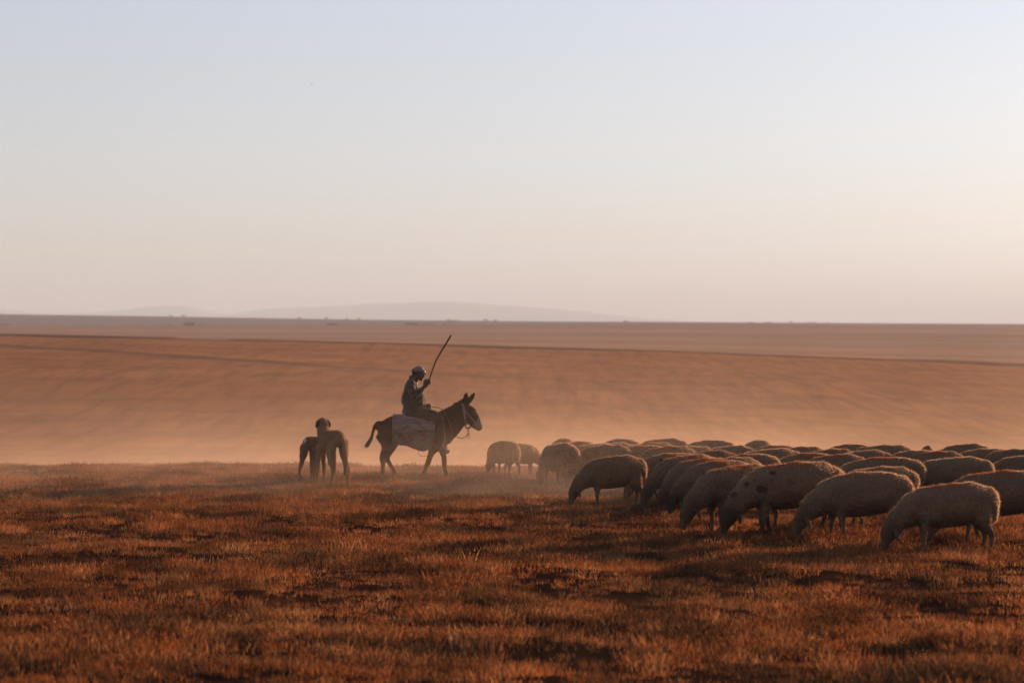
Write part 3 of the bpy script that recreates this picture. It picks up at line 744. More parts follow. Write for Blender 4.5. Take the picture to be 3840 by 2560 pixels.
head = [tube([H(-.075, 0, .03, .055, .06), H(-.03, 0, .045, .076, .085), H(.03, 0, .045, .076, .085), H(.068, 0, .035, .055, .065)], 16, 4),
        tube([H(-.02, 0, .02, .070, .08), H(.02, 0, -.03, .064, .07), H(.052, 0, -.075, .045, .045), H(.072, 0, -.098, .026, .024)], 16, 4),
        tube([H(.085, 0, .015, .012), H(.108, 0, -.022, .015), H(.100, 0, -.036, .019, .012)], 8, 3),      # nose
        tube([H(.082, -.028, .022, .013), H(.090, 0, .026, .014), H(.082, .028, .022, .013)], 8, 3, side=(0, 0, 1)),  # brow
        tube([H(.080, -.020, -.058, .010), H(.092, 0, -.056, .012), H(.080, .020, -.058, .010)], 8, 3, side=(0, 0, 1)),   # lips
        tube([H(.078, -.016, -.070, .009), H(.088, 0, -.071, .011), H(.078, .016, -.070, .009)], 8, 3, side=(0, 0, 1)),
        ball(H(.066, -.032, .004), .013), ball(H(.066, .032, .004), .013),
        ball(H(.055, -.048, -.02), .022), ball(H(.055, .048, -.02), .022)]
for sy in (-1, 1):
    head.append(tube([H(-.005, sy * .074, -.025, .008, .012), H(-.010, sy * .086, .0, .009, .017), H(-.016, sy * .088, .022, .008, .015)], 8, 3))
neck = tube([dn(1552, 1436, 0, .07, .075), dn(1555, 1420, 0, .058, .062), dn(1562, 1404, 0, .056, .06)], 14, 4)
torso = tube([dn(1540, 1536, 0, .17, .13), dn(1545, 1505, 0, .17, .14), dn(1545, 1470, 0, .175, .125), dn(1546, 1440, 0, .15, .10), dn(1549, 1430, 0, .09, .07)], 18, 4)
SH_N, EL_N, WR_N = dl(1541, 1434, -.185), dl(1553, 1481, -.25), dl(1592, 1449, -.235)
SH_F, EL_F, WR_F = dl(1543, 1434, .185), dl(1562, 1490, .26), dl(1600, 1520, .02)
def limb(pts, rr, seg=12, sub=4): return tube([tuple(p) + ((r, r) if not hasattr(r, '__len__') else r) for p, r in zip(pts, rr)], seg, sub)
def lerp(a, b, t): return tuple(a[i] * (1 - t) + b[i] * t for i in range(3))
def hand(c_, axis, e1, e2, wrist, grip=.016):
    """fist closed round a rod through c_ along axis; e1 points to the knuckles, e2 to the finger-tip side"""
    c_, ax, e1, e2 = (np.array(v_, float) for v_ in (c_, axis, e1, e2))
    ax /= np.linalg.norm(ax); e1 = e1 - ax * e1.dot(ax); e1 /= np.linalg.norm(e1); e2 = e2 - ax * e2.dot(ax) - e1 * e2.dot(e1); e2 /= np.linalg.norm(e2)
    q = lambda a, b, d: c_ + ax * a + e1 * b + e2 * d
    parts = [tube([tuple(wrist) + (.026, .030), tuple(q(0, -.045, -.026)) + (.026, .038), tuple(q(.003, -.012, -.034)) + (.018, .042), tuple(q(.003, .012, -.034)) + (.014, .040)], 12, 4, side=tuple(e2))]
    for k, (o_, L) in enumerate(((.034, .95), (.012, 1.05), (-.010, 1.0), (-.031, .85))):
        r = .0105 if k < 3 else .009
        parts.append(tube([tuple(q(o_, .008, -.034)) + (r,), tuple(q(o_, .034 * L, -.020)) + (r,), tuple(q(o_ - .002, .036 * L, .004)) + (r * .95,), tuple(q(o_ - .004, .018, .026)) + (r * .9,), tuple(q(o_ - .004, -.004, .028)) + (r * .8,)], 8, 4))
    parts.append(tube([tuple(q(.018, -.040, -.020)) + (.016,), tuple(q(.036, -.030, .004)) + (.013,), tuple(q(.044, -.006, .024)) + (.0115,), tuple(q(.036, .016, .030)) + (.010,)], 8, 4))
    return parts
STA, STB = np.array(dl(1603, 1443, -.245)), np.array(dl(1616, 1405, -.245))
HN = STA * .62 + STB * .38
hand_n = hand(HN, STB - STA, (1, 0, -.3), (0, 1, 0), WR_N)
HF = np.array(dl(1609, 1521, -.02))
hand_f = hand(HF, (.15, .2, 1), (1, -.3, 0), (.2, -1, 0), WR_F)
HIP_N, KN_N, AN_N = dl(1545, 1535, -.12), dl(1645, 1561, -.33), dl(1655, 1655, -.36)
legs = []
for sy in (1, -1):
    f_ = lambda p: (p[0], p[1] * sy, p[2])
    legs.append(limb([f_(HIP_N), f_(lerp(HIP_N, KN_N, .5)), f_(KN_N)], [.085, .078, .058]))
    legs.append(limb([f_(KN_N), f_(lerp(KN_N, AN_N, .35)), f_(AN_N), f_(dl(1662, 1672, -.37)), f_(dl(1672, 1679, -.38))], [.056, .055, .036, .038, .03]))
arms = [limb([SH_N, lerp(SH_N, EL_N, .5), EL_N], [.052, .047, .038]), limb([EL_N, lerp(EL_N, WR_N, .4), WR_N], [.040, .037, .026]),
        limb([SH_F, lerp(SH_F, EL_F, .5), EL_F], [.052, .047, .038]), limb([EL_F, lerp(EL_F, WR_F, .4), WR_F], [.040, .037, .026])]
co, nr, fc = fuse(head + [neck, torso] + legs + arms + hand_n + hand_f, .0062, 2, .4)
eyes_ = np.minimum(np.linalg.norm(co - np.array(H(.080, -.031, .006)), axis=1), np.linalg.norm(co - np.array(H(.080, .031, .006)), axis=1))
hairz = np.array([((p[2] - hz) * .98 + .17 * (p[0] - hx)) for p in co]); hairx = co[:, 0] - hx
mk = np.clip((.012 - eyes_) / .004, 0, 1)
mous = np.linalg.norm(co - np.array(H(.092, 0, -.046)), axis=1); mk = np.maximum(mk, np.clip((.022 - mous) / .006, 0, 1) * .8)
link_mesh('body', co, fc, skin_m2, rider, attrs={'mark': mk})
# hair below the cap
v, f = join([tube([H(-.080, 0, .03, .050, .045), H(-.085, 0, -.01, .058, .030), H(-.068, 0, -.045, .050, .022)], 14, 4)] +
            [tube([H(-.05, sy * .066, .02, .018, .03), H(-.03, sy * .073, -.005, .010, .026), H(-.012, sy * .072, -.01, .006, .014)], 10, 4) for sy in (-1, 1)])
link_mesh('hair', v, f, dark_hair, rider)
# jacket
jack_m = simple_mat('grey_jacket_cloth', (.034, .023, .018), .9, .12, 9, .5, .02, sheen=.2)
sleeve_m = simple_mat('faded_sleeve_cloth', (.052, .039, .033), .9, .12, 9, .5, .02, sheen=.2)
J = [tube([dn(1541, 1541, 0, .215, .155), dn(1550, 1520, 0, .235, .218), dn(1552, 1492, 0, .235, .220), dn(1549, 1465, 0, .225, .190), dn(1545, 1442, 0, .19, .125), dn(1548, 1427, 0, .11, .085), dn(1552, 1419, 0, .075, .070)], 24, 4),
     limb([SH_F, lerp(SH_F, EL_F, .5), EL_F], [.080, .074, .064]), limb([EL_F, lerp(EL_F, WR_F, .5), lerp(EL_F, WR_F, .93)], [.064, .055, .042]),
     ball((SH_N[0] + .02, SH_N[1] + .02, SH_N[2] - .02), (.075, .06, .07))]
co, nr, fc = fuse(J, .011, 4)
co = lumps(co, nr, .014, 8, 4); co = lumps(co, nr, .007, 22, 8)
link_mesh('jacket', co, fc, jack_m, rider)
S_ = [limb([SH_N, lerp(SH_N, EL_N, .5), EL_N], [.078, .075, .066]), limb([EL_N, lerp(EL_N, WR_N, .5), lerp(EL_N, WR_N, .93)], [.066, .056, .040])]
co, nr, fc = fuse(S_, .008, 3)
co = lumps(co, nr, .018, 16, 2); co = lumps(co, nr, .008, 34, 8)
link_mesh('sleeve', co, fc, sleeve_m, rider)
v, f = tube([dn(1548, 1416, 0, .070, .072), dn(1550, 1424, 0, .088, .090)], 20, 3)
link_mesh('collar', v, f, sleeve_m, rider)
# trousers
tro_m = simple_mat('brown_trouser_cloth', (.034, .022, .017), .9, .3, 8, .4, .02, sheen=.15)
T = [tube([dn(1538, 1548, 0, .19, .09), dn(1545, 1532, 0, .20, .14)], 18, 4)]
for sy in (1, -1):
    f_ = lambda p: (p[0], p[1] * sy, p[2])
    T.append(limb([f_(HIP_N), f_(lerp(HIP_N, KN_N, .3)), f_(lerp(HIP_N, KN_N, .65)), f_(KN_N)], [(.11, .13), (.10, .115), (.092, .105), (.082, .090)]))
    T.append(limb([f_(KN_N), f_(lerp(KN_N, AN_N, .4)), f_(lerp(KN_N, AN_N, .75)), f_(lerp(KN_N, AN_N, 1.0))], [(.078, .088), (.075, .083), (.066, .075), (.058, .068)]))
co, nr, fc = fuse(T, .011, 4)
co = lumps(co, nr, .02, 10, 9); co = lumps(co, nr, .01, 24, 1)
link_mesh('trousers', co, fc, tro_m, rider)
shoe_m = simple_mat('dusty_shoe_leather', (.045, .032, .026), .7, .3, 12, .2, .004)
for sy in (-1, 1):
    co, nr, fc = fuse([tube([dl(1652, 1668, sy * .365) + (.040, .045), dl(1654, 1680, sy * .37) + (.042, .045), dl(1664, 1684, sy * .375) + (.042, .036), dl(1676, 1689, sy * .38) + (.044, .028), dl(1682, 1691, sy * .38) + (.035, .020)], 14, 4)], .008, 2)
    link_mesh('shoe', co, fc, shoe_m, rider)
# cap
cap_m = simple_mat('pale_cap_cloth', (.20, .172, .14), .9, .15, 14, .3, .006)
V, F_ = [], []
rings_, seg_ = 9, 28
for j in range(rings_):
    a = j / (rings_ - 1) * R(88)
    for k in range(seg_):
        t = 2 * math.pi * k / seg_
        rx, ry = .104, .090
        x = -.004 + rx * math.cos(t) * math.cos(a) * (1.0 if math.cos(t) < 0 else .98); y_ = ry * math.sin(t) * math.cos(a)
        V.append(H(x, y_, .052 + .088 * math.sin(a) - .012 * (math.cos(t) < -.2) * math.cos(a)))
for j in range(rings_ - 1):
    for k in range(seg_):
        F_.append((j * seg_ + k, j * seg_ + (k + 1) % seg_, (j + 1) * seg_ + (k + 1) % seg_, (j + 1) * seg_ + k))
F_.append(tuple(range((rings_ - 1) * seg_, rings_ * seg_)))
cap = link_mesh('cap', V, F_, cap_m, rider); md = cap.modifiers.new('t', 'SOLIDIFY'); md.thickness = .005
V, F_ = [], []
for j in range(9):
    v_ = j / 8 * 2 - 1
    for i in range(8):
        u = i / 7
        reach = .078 * math.sqrt(max(0, 1 - (v_ * .96) ** 2)) + .004
        base_x = .098 * math.sqrt(max(0, 1 - (v_ * .80) ** 2)) - .004
        V.append(H(base_x + reach * u, v_ * .072, .056 - .10 * u * reach / .078 * .28 - .022 * v_ * v_ - .012 * u * u))
for j in range(8):
    for i in range(7): F_.append((j * 8 + i, (j + 1) * 8 + i, (j + 1) * 8 + i + 1, j * 8 + i + 1))
brim = link_mesh('brim', V, F_, cap_m, cap); md = brim.modifiers.new('t', 'SOLIDIFY'); md.thickness = .005
v, f = ball(H(-.004, 0, .142), (.007, .007, .004)); link_mesh('button', v, f, cap_m, cap)

# the stick
wood = simple_mat('peeled_stick_wood', (.060, .035, .024), .7, .35, 25, .2, .004)
v, f = tube([dl(1600.5, 1448, -.245) + (.012,), dl(1608, 1429, -.245) + (.013,), dl(1619, 1397, -.25) + (.013,), dl(1632, 1360, -.26) + (.014,), dl(1647, 1330, -.27) + (.0145,), dl(1668, 1295, -.28) + (.015,), dl(1692, 1256, -.29) + (.016,)], 10, 5)
stick = link_mesh('walking_stick', v, f, wood); stick.location = donkey.location
tag(stick, 'long slightly bent wooden stick held upright by the rider', 'stick')

# ------------------------------------------------------------------ the two dogs
dogA = hide_mat('fawn_coat', (.24, .135, .074), (.05, .030, .021), .0, .3, 6)
dogB = hide_mat('patched_coat', (.13, .072, .044), (.55, .50, .45), .0, .35, 6)
def dog(name, mat, head_up, label, tail):
    P_ = [tube([(-.36, 0, .76, .09, .115), (-.24, 0, .775, .125, .13), (0, 0, .755, .13, .135), (.22, 0, .71, .135, .175), (.34, 0, .72, .10, .13)], 18, 4)]
    if head_up:
        hc = (.46, -.02, 1.0)
        P_ += [tube([(.26, 0, .74, .12, .15), (.37, 0, .86, .10, .115), (.43, -.01, .96, .085, .095)], 14, 4),
               tube([(.40, -.01, .99, .095, .09), (.48, -.03, .99, .098, .09), (.58, -.05, .95, .06, .062), (.67, -.07, .93, .045, .05)], 14, 4)]
        ears = [((.41, -.085, 1.04), (.39, -.112, 1.00), (.40, -.118, .94)), ((.42, .070, 1.04), (.41, .100, 1.00), (.42, .108, .94))]
    else:
        hc = (.62, .10, .66)
        P_ += [tube([(.26, 0, .74, .11, .14), (.42, .03, .74, .085, .10), (.54, .07, .70, .07, .08)], 14, 4),
               tube([(.54, .07, .71, .085, .08), (.62, .10, .66, .08, .075), (.70, .12, .59, .05, .05), (.75, .13, .54, .038, .04)], 14, 4)]
        ears = [((.55, 0.0, .74), (.54, -.04, .71), (.56, -.04, .65)), ((.55, .14, .74), (.54, .18, .71), (.56, .18, .65))]
    for sy in (-1, 1):
        fx = .02 * sy
        P_.append(tube([(.26, sy * .10, .62, .065, .10), (.25 + fx, sy * .12, .50, .045, .055), (.25 + fx, sy * .13, .33, .033, .036), (.26 + fx, sy * .132, .14, .026, .028), (.265 + fx, sy * .135, .06, .028, .032), (.30 + fx, sy * .135, .022, .035, .024)], 12, 4))
        P_.append(tube([(-.28, sy * .09, .70, .08, .13), (-.26 - fx, sy * .115, .56, .065, .10), (-.30 - fx, sy * .13, .42, .044, .055), (-.40 - fx, sy * .135, .30, .030, .036), (-.385 - fx, sy * .14, .15, .026, .028), (-.37 - fx, sy * .145, .06, .028, .030), (-.335 - fx, sy * .145, .022, .036, .024)], 12, 4))
    P_.append(tube(tail, 10, 4))
    for e in ears:
        P_.append(tube([e[0] + (.016, .03), e[1] + (.014, .035), e[2] + (.012, .018)], 8, 4))
    co, nr, fc = fuse(P_, .0115, 4)
    co = lumps(co, nr, .010, 10, 5)
    if head_up:
        d_ = np.minimum(np.linalg.norm(co - np.array(ears[0][1]), axis=1), np.linalg.norm(co - np.array(ears[1][1]), axis=1))
        mk = np.clip((.085 - d_) / .03, 0, 1)
        mk = np.maximum(mk, np.clip((.14 - np.linalg.norm(co - np.array((.66, -.06, .93)), axis=1)) / .05, 0, 1))
    else:
        q = (co - np.array((-.40, .03, .80))) / np.array((.09, .035, .085)); mk = np.clip((1 - np.linalg.norm(q, axis=1)) / .3, 0, 1)
    fv, ff, src = fuzz(co, nr, fc, 8000, .018, .0024, None, .5, .4)
    n0 = len(co)
    o = link_mesh(name, np.vstack([co, fv]), list(fc) + [tuple(i + n0 for i in q) for q in ff], mat,
                  attrs={'mark': np.concatenate([mk, mk[src]]), 'hair': np.concatenate([np.zeros(n0), np.ones(len(fv))])})
    return tag(o, label, 'dog', 'two large dogs standing together')
d1 = dog('dog', dogA, True, 'tall fawn dog with drooping dark ears and hanging tail, head raised', [(-.42, 0, .80, .035), (-.50, -.015, .72, .038), (-.53, -.03, .52, .038), (-.54, -.04, .34, .042), (-.56, -.02, .22, .022)])
d2 = dog('dog', dogB, False, 'slimmer brown dog with a white patch on its rump, head lowered', [(-.42, 0, .80, .03), (-.47, .01, .78, .03), (-.46, .015, .70, .028), (-.44, .015, .62, .018)])
for o, px, feet, ang, sc in ((d1, 1243, 1822, 90 + 24, 1.06), (d2, 1176, 1812, 90 - 14, .90)):
    s_ = (feet - HZ) / EYE; d = F / s_; x = (px - 1920) / s_
    o.location = (x, d, ground_z(x, d)); o.rotation_euler = (0, 0, R(ang)); o.scale = (sc, sc, sc)

# ------------------------------------------------------------------ dry grass
def blade_tuft(name, n, hmin, hmax, rad, width, mat, seed, lean=.35):
    r = random.Random(seed); V, F_ = [], []
    for i in range(n):
        a = r.random() * 6.283; q = rad * math.sqrt(r.random()); x, y = q * math.cos(a), q * math.sin(a)
        h_ = hmin + (hmax - hmin) * r.random() ** 1.4; la = a + r.gauss(0, .9); L = lean * (.3 + r.random()) * h_
        dx, dy = math.cos(la) * L, math.sin(la) * L
        wa = r.random() * 3.14; w = width * (.6 + .8 * r.random()); wx, wy = math.cos(wa) * w, math.sin(wa) * w
        o_ = len(V)
        V += [(x - wx, y - wy, -.01), (x + wx, y + wy, -.01), (x + dx * .35 + wx * .8, y + dy * .35 + wy * .8, h_ * .55), (x + dx * .35 - wx * .8, y + dy * .35 - wy * .8, h_ * .55), (x + dx, y + dy, h_)]
        F_ += [(o_, o_ + 1, o_ + 2, o_ + 3), (o_ + 3, o_ + 2, o_ + 4)]
        if r.random() < .18: # seed head
            o_ = len(V); t = .014
            V += [(x + dx - t * .4, y + dy, h_ - .01), (x + dx, y + dy + t * .4, h_ + .004), (x + dx + t * .4, y + dy, h_ - .01), (x + dx * 1.1, y + dy * 1.1, h_ + .03)]
            F_ += [(o_, o_ + 1, o_ + 3), (o_ + 1, o_ + 2, o_ + 3), (o_, o_ + 3, o_ + 2)]
    me = bpy.data.meshes.new(name); me.from_pydata(V, [], F_); me.update(); me.materials.append(mat)
    return bpy.data.objects.new(name, me)
grm, nt, out = material('dry_stubble'); g = N(nt)
oi = g.new('ShaderNodeObjectInfo').outputs['Random']
cr = g.new('ShaderNodeValToRGB'); g.l.new(oi, cr.inputs[0])
els = cr.color_ramp.elements
els[0].position = 0; els[0].color = rgba(.23, .082, .029); els[1].position = 1; els[1].color = rgba(.43, .205, .090)
for p_, c_ in ((.3, (.35, .126, .043)), (.6, (.28, .101, .037)), (.93, (.48, .25, .11))):
    e = els.new(p_); e.color = rgba(*c_)
gcol = cr.outputs[0]
df_ = g.new('ShaderNodeBsdfDiffuse'); g.l.new(gcol, df_.inputs[0])
loc = g.new('ShaderNodeObjectInfo').outputs['Location']
pn = g.noise(g.scale(loc, (.9, .55, 0)), 1, 4, .65, .6)
gcol = g.mix(g.remap(pn, .42, .56, .85, 0), gcol, rgba(.065, .032, .018))
pn2 = g.noise(g.scale(loc, (.25, .3, 0)), 1, 3, .6)
gcol = g.mix(g.remap(pn2, .5, .7, 0, .4), gcol, rgba(.20, .13, .065))
g.l.new(gcol, df_.inputs[0])
tr = g.new('ShaderNodeBsdfTranslucent'); g.l.new(gcol, tr.inputs[0])
mx = g.new('ShaderNodeMixShader'); mx.inputs[0].default_value = .42
g.l.new(df_.outputs[0], mx.inputs[1]); g.l.new(tr.outputs[0], mx.inputs[2]); g.l.new(mx.outputs[0], out.inputs[0])

tcol = bpy.data.collections.new('grass_tufts')
specs = [(30, .03, .10, .13, .0035), (40, .04, .13, .16, .0035), (26, .02, .08, .17, .004), (18, .05, .15, .08, .003), (34, .02, .09, .21, .004)]
for i, s_ in enumerate(specs): tcol.objects.link(blade_tuft('grass_tuft', *s_, grm, 40 + i, .5 if i != 3 else .35))
pts, rot, scl, pick = [], [], [], []
for _ in range(150000):
    y = 15 + 46 * random.random() ** .8
    hw = .185 * y + 3.0
    x = (random.random() * 2 - 1) * hw
    dens = noise.noise((x * .9, y * .6, 2)) + .6 * noise.noise((x * 2.3, y * 1.7, 9)) + .5 * noise.noise((x * .15, y * .25, 5))
    keep = max(.26, .45 + dens * .9)
    if random.random() > keep * (.75 if y > 35 else .62): continue
    pts.append((x, y)); rot.append(random.random() * 6.283)
    scl.append((.60 + .55 * random.random()) * (.85 + .5 * max(-.5, dens)))
    pick.append(random.choices((0, 1, 2, 3, 4), (4, 4, 3, .7, 4))[0])
gv = [(x, y, ground_z(x, y) if False else 0) for x, y in pts]
_zc = {}
def gz(x, y): return near_relief(x, y) + (float(hermite_near(x, y)) if y > 35 else 0)
_ny = np.arange(35, 62.5, 1.5); _nx = np.linspace(-16, 16, 9)
_tab = np.array([[hermite(STATIONS, np.array([station_z(i, np.array([xx])) for i in range(len(STATIONS))]), yy)[0] for xx in _nx] for yy in _ny])
def hermite_near(x, y):
    j = min(max((y - 35) / 1.5, 0), len(_ny) - 1.001); i = min(max((x + 16) / 4, 0), 7.999)
    a, b = int(j), int(i); fa, fb = j - a, i - b
    return _tab[a, b] * (1-fa) * (1-fb) + _tab[a+1, b] * fa * (1-fb) + _tab[a, b+1] * (1-fa) * fb + _tab[a+1, b+1] * fa * fb
gv = [(x, y, gz(x, y) - .01) for x, y in pts]
gme = bpy.data.meshes.new('dry_grass'); gme.from_pydata(gv, [], [])
for nme, typ, dat in (('rot', 'FLOAT', rot), ('scl', 'FLOAT', scl), ('pick', 'INT', pick)):
    at = gme.attributes.new(nme, typ, 'POINT'); at.data.foreach_set('value', dat)
grass = bpy.data.objects.new('dry_grass', gme); COL.objects.link(grass); grass['kind'] = 'stuff'
ng = bpy.data.node_groups.new('scatter_tufts', 'GeometryNodeTree')
ng.interface.new_socket('Geometry', in_out='INPUT', socket_type='NodeSocketGeometry')
ng.interface.new_socket('Geometry', in_out='OUTPUT', socket_type='NodeSocketGeometry')
gi = ng.nodes.new('NodeGroupInput'); go = ng.nodes.new('NodeGroupOutput')
ip = ng.nodes.new('GeometryNodeInstanceOnPoints'); ci = ng.nodes.new('GeometryNodeCollectionInfo')
ci.inputs['Collection'].default_value = tcol; ci.inputs['Separate Children'].default_value = True; ci.inputs['Reset Children'].default_value = True
def named(n_, t_):
    a = ng.nodes.new('GeometryNodeInputNamedAttribute'); a.data_type = t_; a.inputs['Name'].default_value = n_
    return a.outputs['Attribute']
cx_ = ng.nodes.new('ShaderNodeCombineXYZ'); ng.links.new(named('rot', 'FLOAT'), cx_.inputs[2])
ng.links.new(gi.outputs[0], ip.inputs['Points']); ng.links.new(ci.outputs[0], ip.inputs['Instance'])
ip.inputs['Pick Instance'].default_value = True
ng.links.new(named('pick', 'INT'), ip.inputs['Instance Index']); ng.links.new(cx_.outputs[0], ip.inputs['Rotation']); ng.links.new(named('scl', 'FLOAT'), ip.inputs['Scale'])
ng.links.new(ip.outputs[0], go.inputs[0])
md = grass.modifiers.new('scatter', 'NODES'); md.node_group = ng

# ------------------------------------------------------------------ far trees, bushes and a bird
leaf_m = simple_mat('far_foliage', (.085, .068, .050), .9, .4, .5)
bark_m = simple_mat('far_bark', (.06, .045, .035), .9, .3, .5)
def far_clump(r, w, h_, z0):
    V, F_ = [], []
    for i in range(26):
        a = r.random() * 6.283; q = math.sqrt(r.random()); cx_, cy_, cz_ = q * w * math.cos(a), q * w * .7 * math.sin(a), z0 + h_ * (.2 + .6 * r.random() * (1 - .5 * q))
        s_ = (.25 + .2 * r.random()) * min(w, h_ * 1.3)
        v, f = tube([(cx_ - s_ * .6, cy_, cz_, s_ * .5, s_ * .4), (cx_, cy_, cz_ + s_ * .1 * r.random(), s_ * .8, s_ * .6), (cx_ + s_ * .6, cy_, cz_, s_ * .5, s_ * .4)], 6, 1)
        v = [p + np.array((r.gauss(0, .12), r.gauss(0, .12), r.gauss(0, .12))) * s_ for p in v]
        o_ = len(V); V += v; F_ += [tuple(i_ + o_ for i_ in q_) for q_ in f]
    return V, F_
TREES = [(640, 2990, 3.6, 'first'), (688, 2990, 4.4, ''), (1122, 2990, 3.4, ''), (1225, 2990, 4.6, ''), (1300, 2990, 3.2, ''), (1346, 2990, 4.4, ''), (1682, 2990, 3.8, ''), (1822, 2990, 4.6, ''), (1858, 2990, 4.0, ''), (2345, 2990, 3.8, ''), (2965, 2990, 5.0, '')]
TL = ['small hazy tree on the far ridge below the left hill', 'flat-crowned hazy tree beside the small one below the left hill', 'faint tree alone on the ridge left of the long hill',
      'broader hazy tree on the ridge left of the rider', 'faint thin tree between two broader ones left of the rider', 'hazy tree on the ridge nearest the white streak, left of the rider', 'faint tree on the ridge just left of the stick top',
      'dark small tree on the ridge right of the stick top', 'flat-topped tree beside the dark small one right of the stick', 'faint tree where the long hill meets the ridge', 'thin tree alone on the ridge above the flock']
for (px, d, h_, _), lb in zip(TREES, TL):
    x = (px - 1920) / F * d; r = random.Random(px)
    z = ground_z(x, d)
    t = thing('distant_tree', lb, 'tree', (x, d, z), 0, 'scattered trees on the far ridge')
    v, f = far_clump(r, 2.0 + r.random() * 1.2, h_ * .62, h_ * .30); link_mesh('crown', v, f, leaf_m, t); t.scale = (.72, .72, .72)
    v, f = tube([(0, 0, -.5, .42), (.1, 0, h_ * .3, .3), (0, 0, h_ * .6, .15)], 6, 2); link_mesh('trunk', v, f, bark_m, t)
BUSH = [(705, 1475, 6.5, 2.6, 'wide dark bush on the middle ridge below the left hill'), (762, 1475, 2.2, 1.2, 'little bush right of the wide dark one'), (640, 1475, 4.5, 1.0, 'low bush left of the wide dark one'), (30, 1475, 5.0, 1.3, 'low bush on the middle ridge at the left picture edge'),
        (1262, 1475, 4.6, 1.8, 'low bluish bush on the middle ridge left of the rider'), (1540, 1470, 5.5, 1.6, 'low bush on the middle ridge just left of the stick'), (1595, 1470, 7.0, 1.2, 'long low bush on the middle ridge behind the stick'), (1688, 1472, 5.0, .9, 'low scrub on the middle ridge right of the stick'),
        (1710, 2985, 8.0, 2.0, 'low bush on the skyline right of the stick top'), (2360, 2985, 5.0, 1.5, 'tiny bush on the skyline left of the flock top'), (2845, 2985, 15.0, 2.2, 'long low thicket on the skyline above the flock'), (3072, 2985, 16.0, 2.0, 'wide low thicket on the skyline right of the thin tree')]
for px, d, w, h_, lb in BUSH:
    x = (px - 1920) / F * d; r = random.Random(px + 1); z = ground_z(x, d)
    V, F_ = [], []
    for k in range(max(1, int(w / 2.2))):
        v, f = far_clump(r, min(w, 2.4), h_, -.3); ox = (r.random() * 2 - 1) * (w - 1.2)
        v = [p + np.array((ox, 0, 0)) for p in v]; o_ = len(V); V += v; F_ += [tuple(i_ + o_ for i_ in q_) for q_ in f]
    b = link_mesh('distant_bush', V, F_, leaf_m); b.location = (x, d, z)
    tag(b, lb, 'bush', 'bushes far off on the ridges')
# the bird
d = 380.0; bx, bz = (1168 - 1920) / F * d, EYE + (HZ - 319) / F * d
bird = thing('bird', 'tiny dark bird gliding high in the sky left of centre', 'bird', (bx, d, bz))
feather = simple_mat('dark_feathers', (.14, .13, .12), .8, .2, 20)
v, f = tube([(-.16, 0, 0, .02, .012), (-.06, 0, 0, .035, .03), (.06, 0, 0, .03, .028), (.13, 0, .01, .014, .014)], 8, 3); link_mesh('body', v, f, feather, bird)
for sy in (-1, 1):
    v, f = tube([(.02, sy * .02, .01, .012, .05), (.03, sy * .15, .05, .008, .055), (0, sy * .3, .04, .005, .03), (-.03, sy * .42, .02, .003, .008)], 6, 3, side=(0, 0, 1)); link_mesh('wing', v, f, feather, bird)

# ------------------------------------------------------------------ air: haze box and the dust raised by the flock
def box(name, lo, hi):
    V = [(x, y, z) for x in (lo[0], hi[0]) for y in (lo[1], hi[1]) for z in (lo[2], hi[2])]
    F_ = [(0, 1, 3, 2), (4, 6, 7, 5), (0, 4, 5, 1), (2, 3, 7, 6), (0, 2, 6, 4), (1, 5, 7, 3)]
    return link_mesh(name, V, F_, smooth=False)
HAZE_D = 1.75e-4
hz_m, nt, out = material('haze_air'); g = N(nt)
pv = g.new('ShaderNodeVolumePrincipled'); pv.inputs['Color'].default_value = rgba(.56, .72, .90); pv.inputs['Density'].default_value = HAZE_D; pv.inputs['Anisotropy'].default_value = .0
g.l.new(pv.outputs[0], out.inputs['Volume'])
hz_o = box('haze', (-14000, -3200, -41), (14000, 17500, 262)); hz_o.data.materials.append(hz_m); hz_o['kind'] = 'stuff'

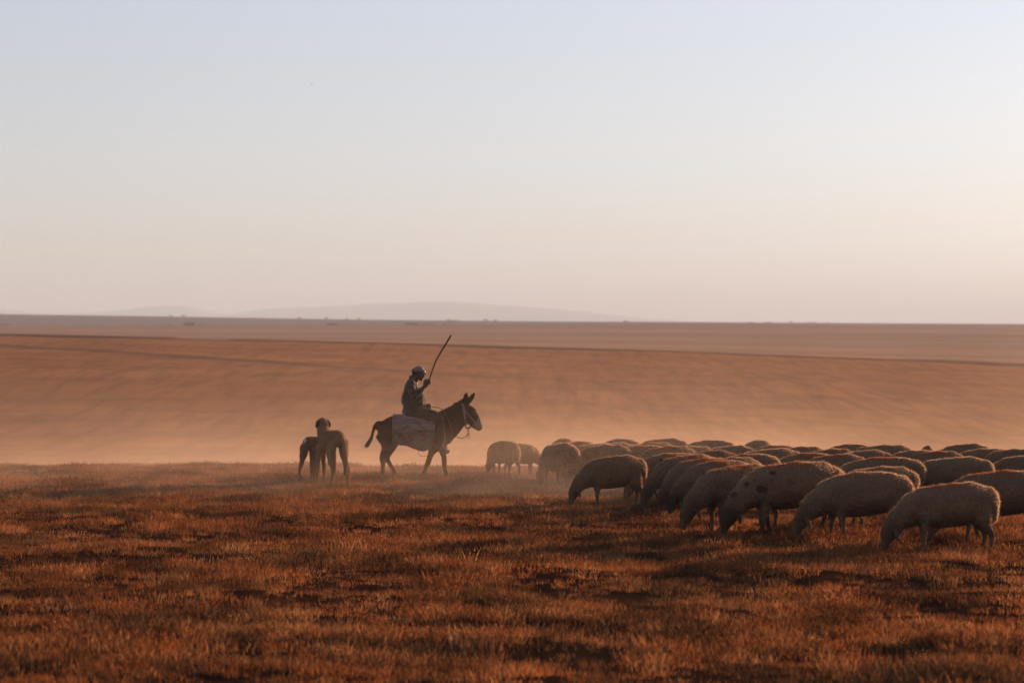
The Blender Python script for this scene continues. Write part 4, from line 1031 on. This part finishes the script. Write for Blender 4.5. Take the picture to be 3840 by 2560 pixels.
ds_m, nt, out = material('dust_air'); g = N(nt)
ob = g.obj(); X, Y, Z = g.sep(ob)
gy = g.math('ADD', g.remap(Y, 57, 110, 0, -3.6, True), 0)
hgt = g.math('SUBTRACT', Z, gy)
n1 = g.noise(g.scale(ob, (.16, .10, .45)), 1, 3, .55, .3)
fall = g.math('POWER', 2.718, g.math('MULTIPLY', g.math('MAXIMUM', hgt, 0), -1.35))
front = g.remap(Y, 41, 53, 0, 1, True)
sidel = g.remap(X, -13, -3, .75, 1, True)
back = g.remap(Y, 57, 90, 1, .35, True)
dn_ = g.math('MULTIPLY', g.math('MULTIPLY', fall, g.remap(n1, .36, .64, .05, 1.9)), g.math('MULTIPLY', g.math('MULTIPLY', front, sidel), back))
DUST = .0085
pv = g.new('ShaderNodeVolumePrincipled'); pv.inputs['Color'].default_value = rgba(.88, .72, .58); pv.inputs['Anisotropy'].default_value = .55
def sq(v): return g.math('MULTIPLY', v, v)
def puff(cx, cy, rx, ry, k, hs):
    e = g.math('ADD', sq(g.math('DIVIDE', g.math('SUBTRACT', X, cx), rx)), sq(g.math('DIVIDE', g.math('SUBTRACT', Y, cy), ry)))
    return g.math('MULTIPLY', g.math('POWER', 2.718, g.math('SUBTRACT', g.math('MULTIPLY', g.math('MAXIMUM', hgt, 0), -hs), e)), k)
extra = g.math('ADD', puff(.6, 45.5, 2.6, 4.0, .050, 2.2), g.math('ADD', puff(-1.5, 53, 6, 4, .024, 2.4), puff(-8, 47, 9, 5.5, .027, 2.6)))
high = g.math('MULTIPLY', g.math('POWER', 2.718, g.math('MULTIPLY', g.math('MAXIMUM', hgt, 0), -.33)), g.math('MULTIPLY', g.remap(Y, 56, 75, 0, .0028, True), g.math('MULTIPLY', g.remap(Z, 3.5, 6.5, 1, 0, True), g.remap(g.noise(g.scale(ob, (.09, .05, .3)), 1, 3, .55, .5), .35, .65, .2, 1.8))))
extra = g.math('MULTIPLY', extra, g.remap(g.noise(g.scale(ob, (.5, .35, 1.1)), 1, 3, .6, .4), .35, .65, .2, 1.7))
g.put(pv.inputs['Density'], g.math('ADD', g.math('ADD', g.math('MULTIPLY', dn_, DUST), extra), high)); g.l.new(pv.outputs[0], out.inputs['Volume'])
du = box('dust', (-34, 36, -5.2), (42, 150, 6.6)); du.data.materials.append(ds_m); du['kind'] = 'stuff'
for k_ in ('visible_shadow',): pass
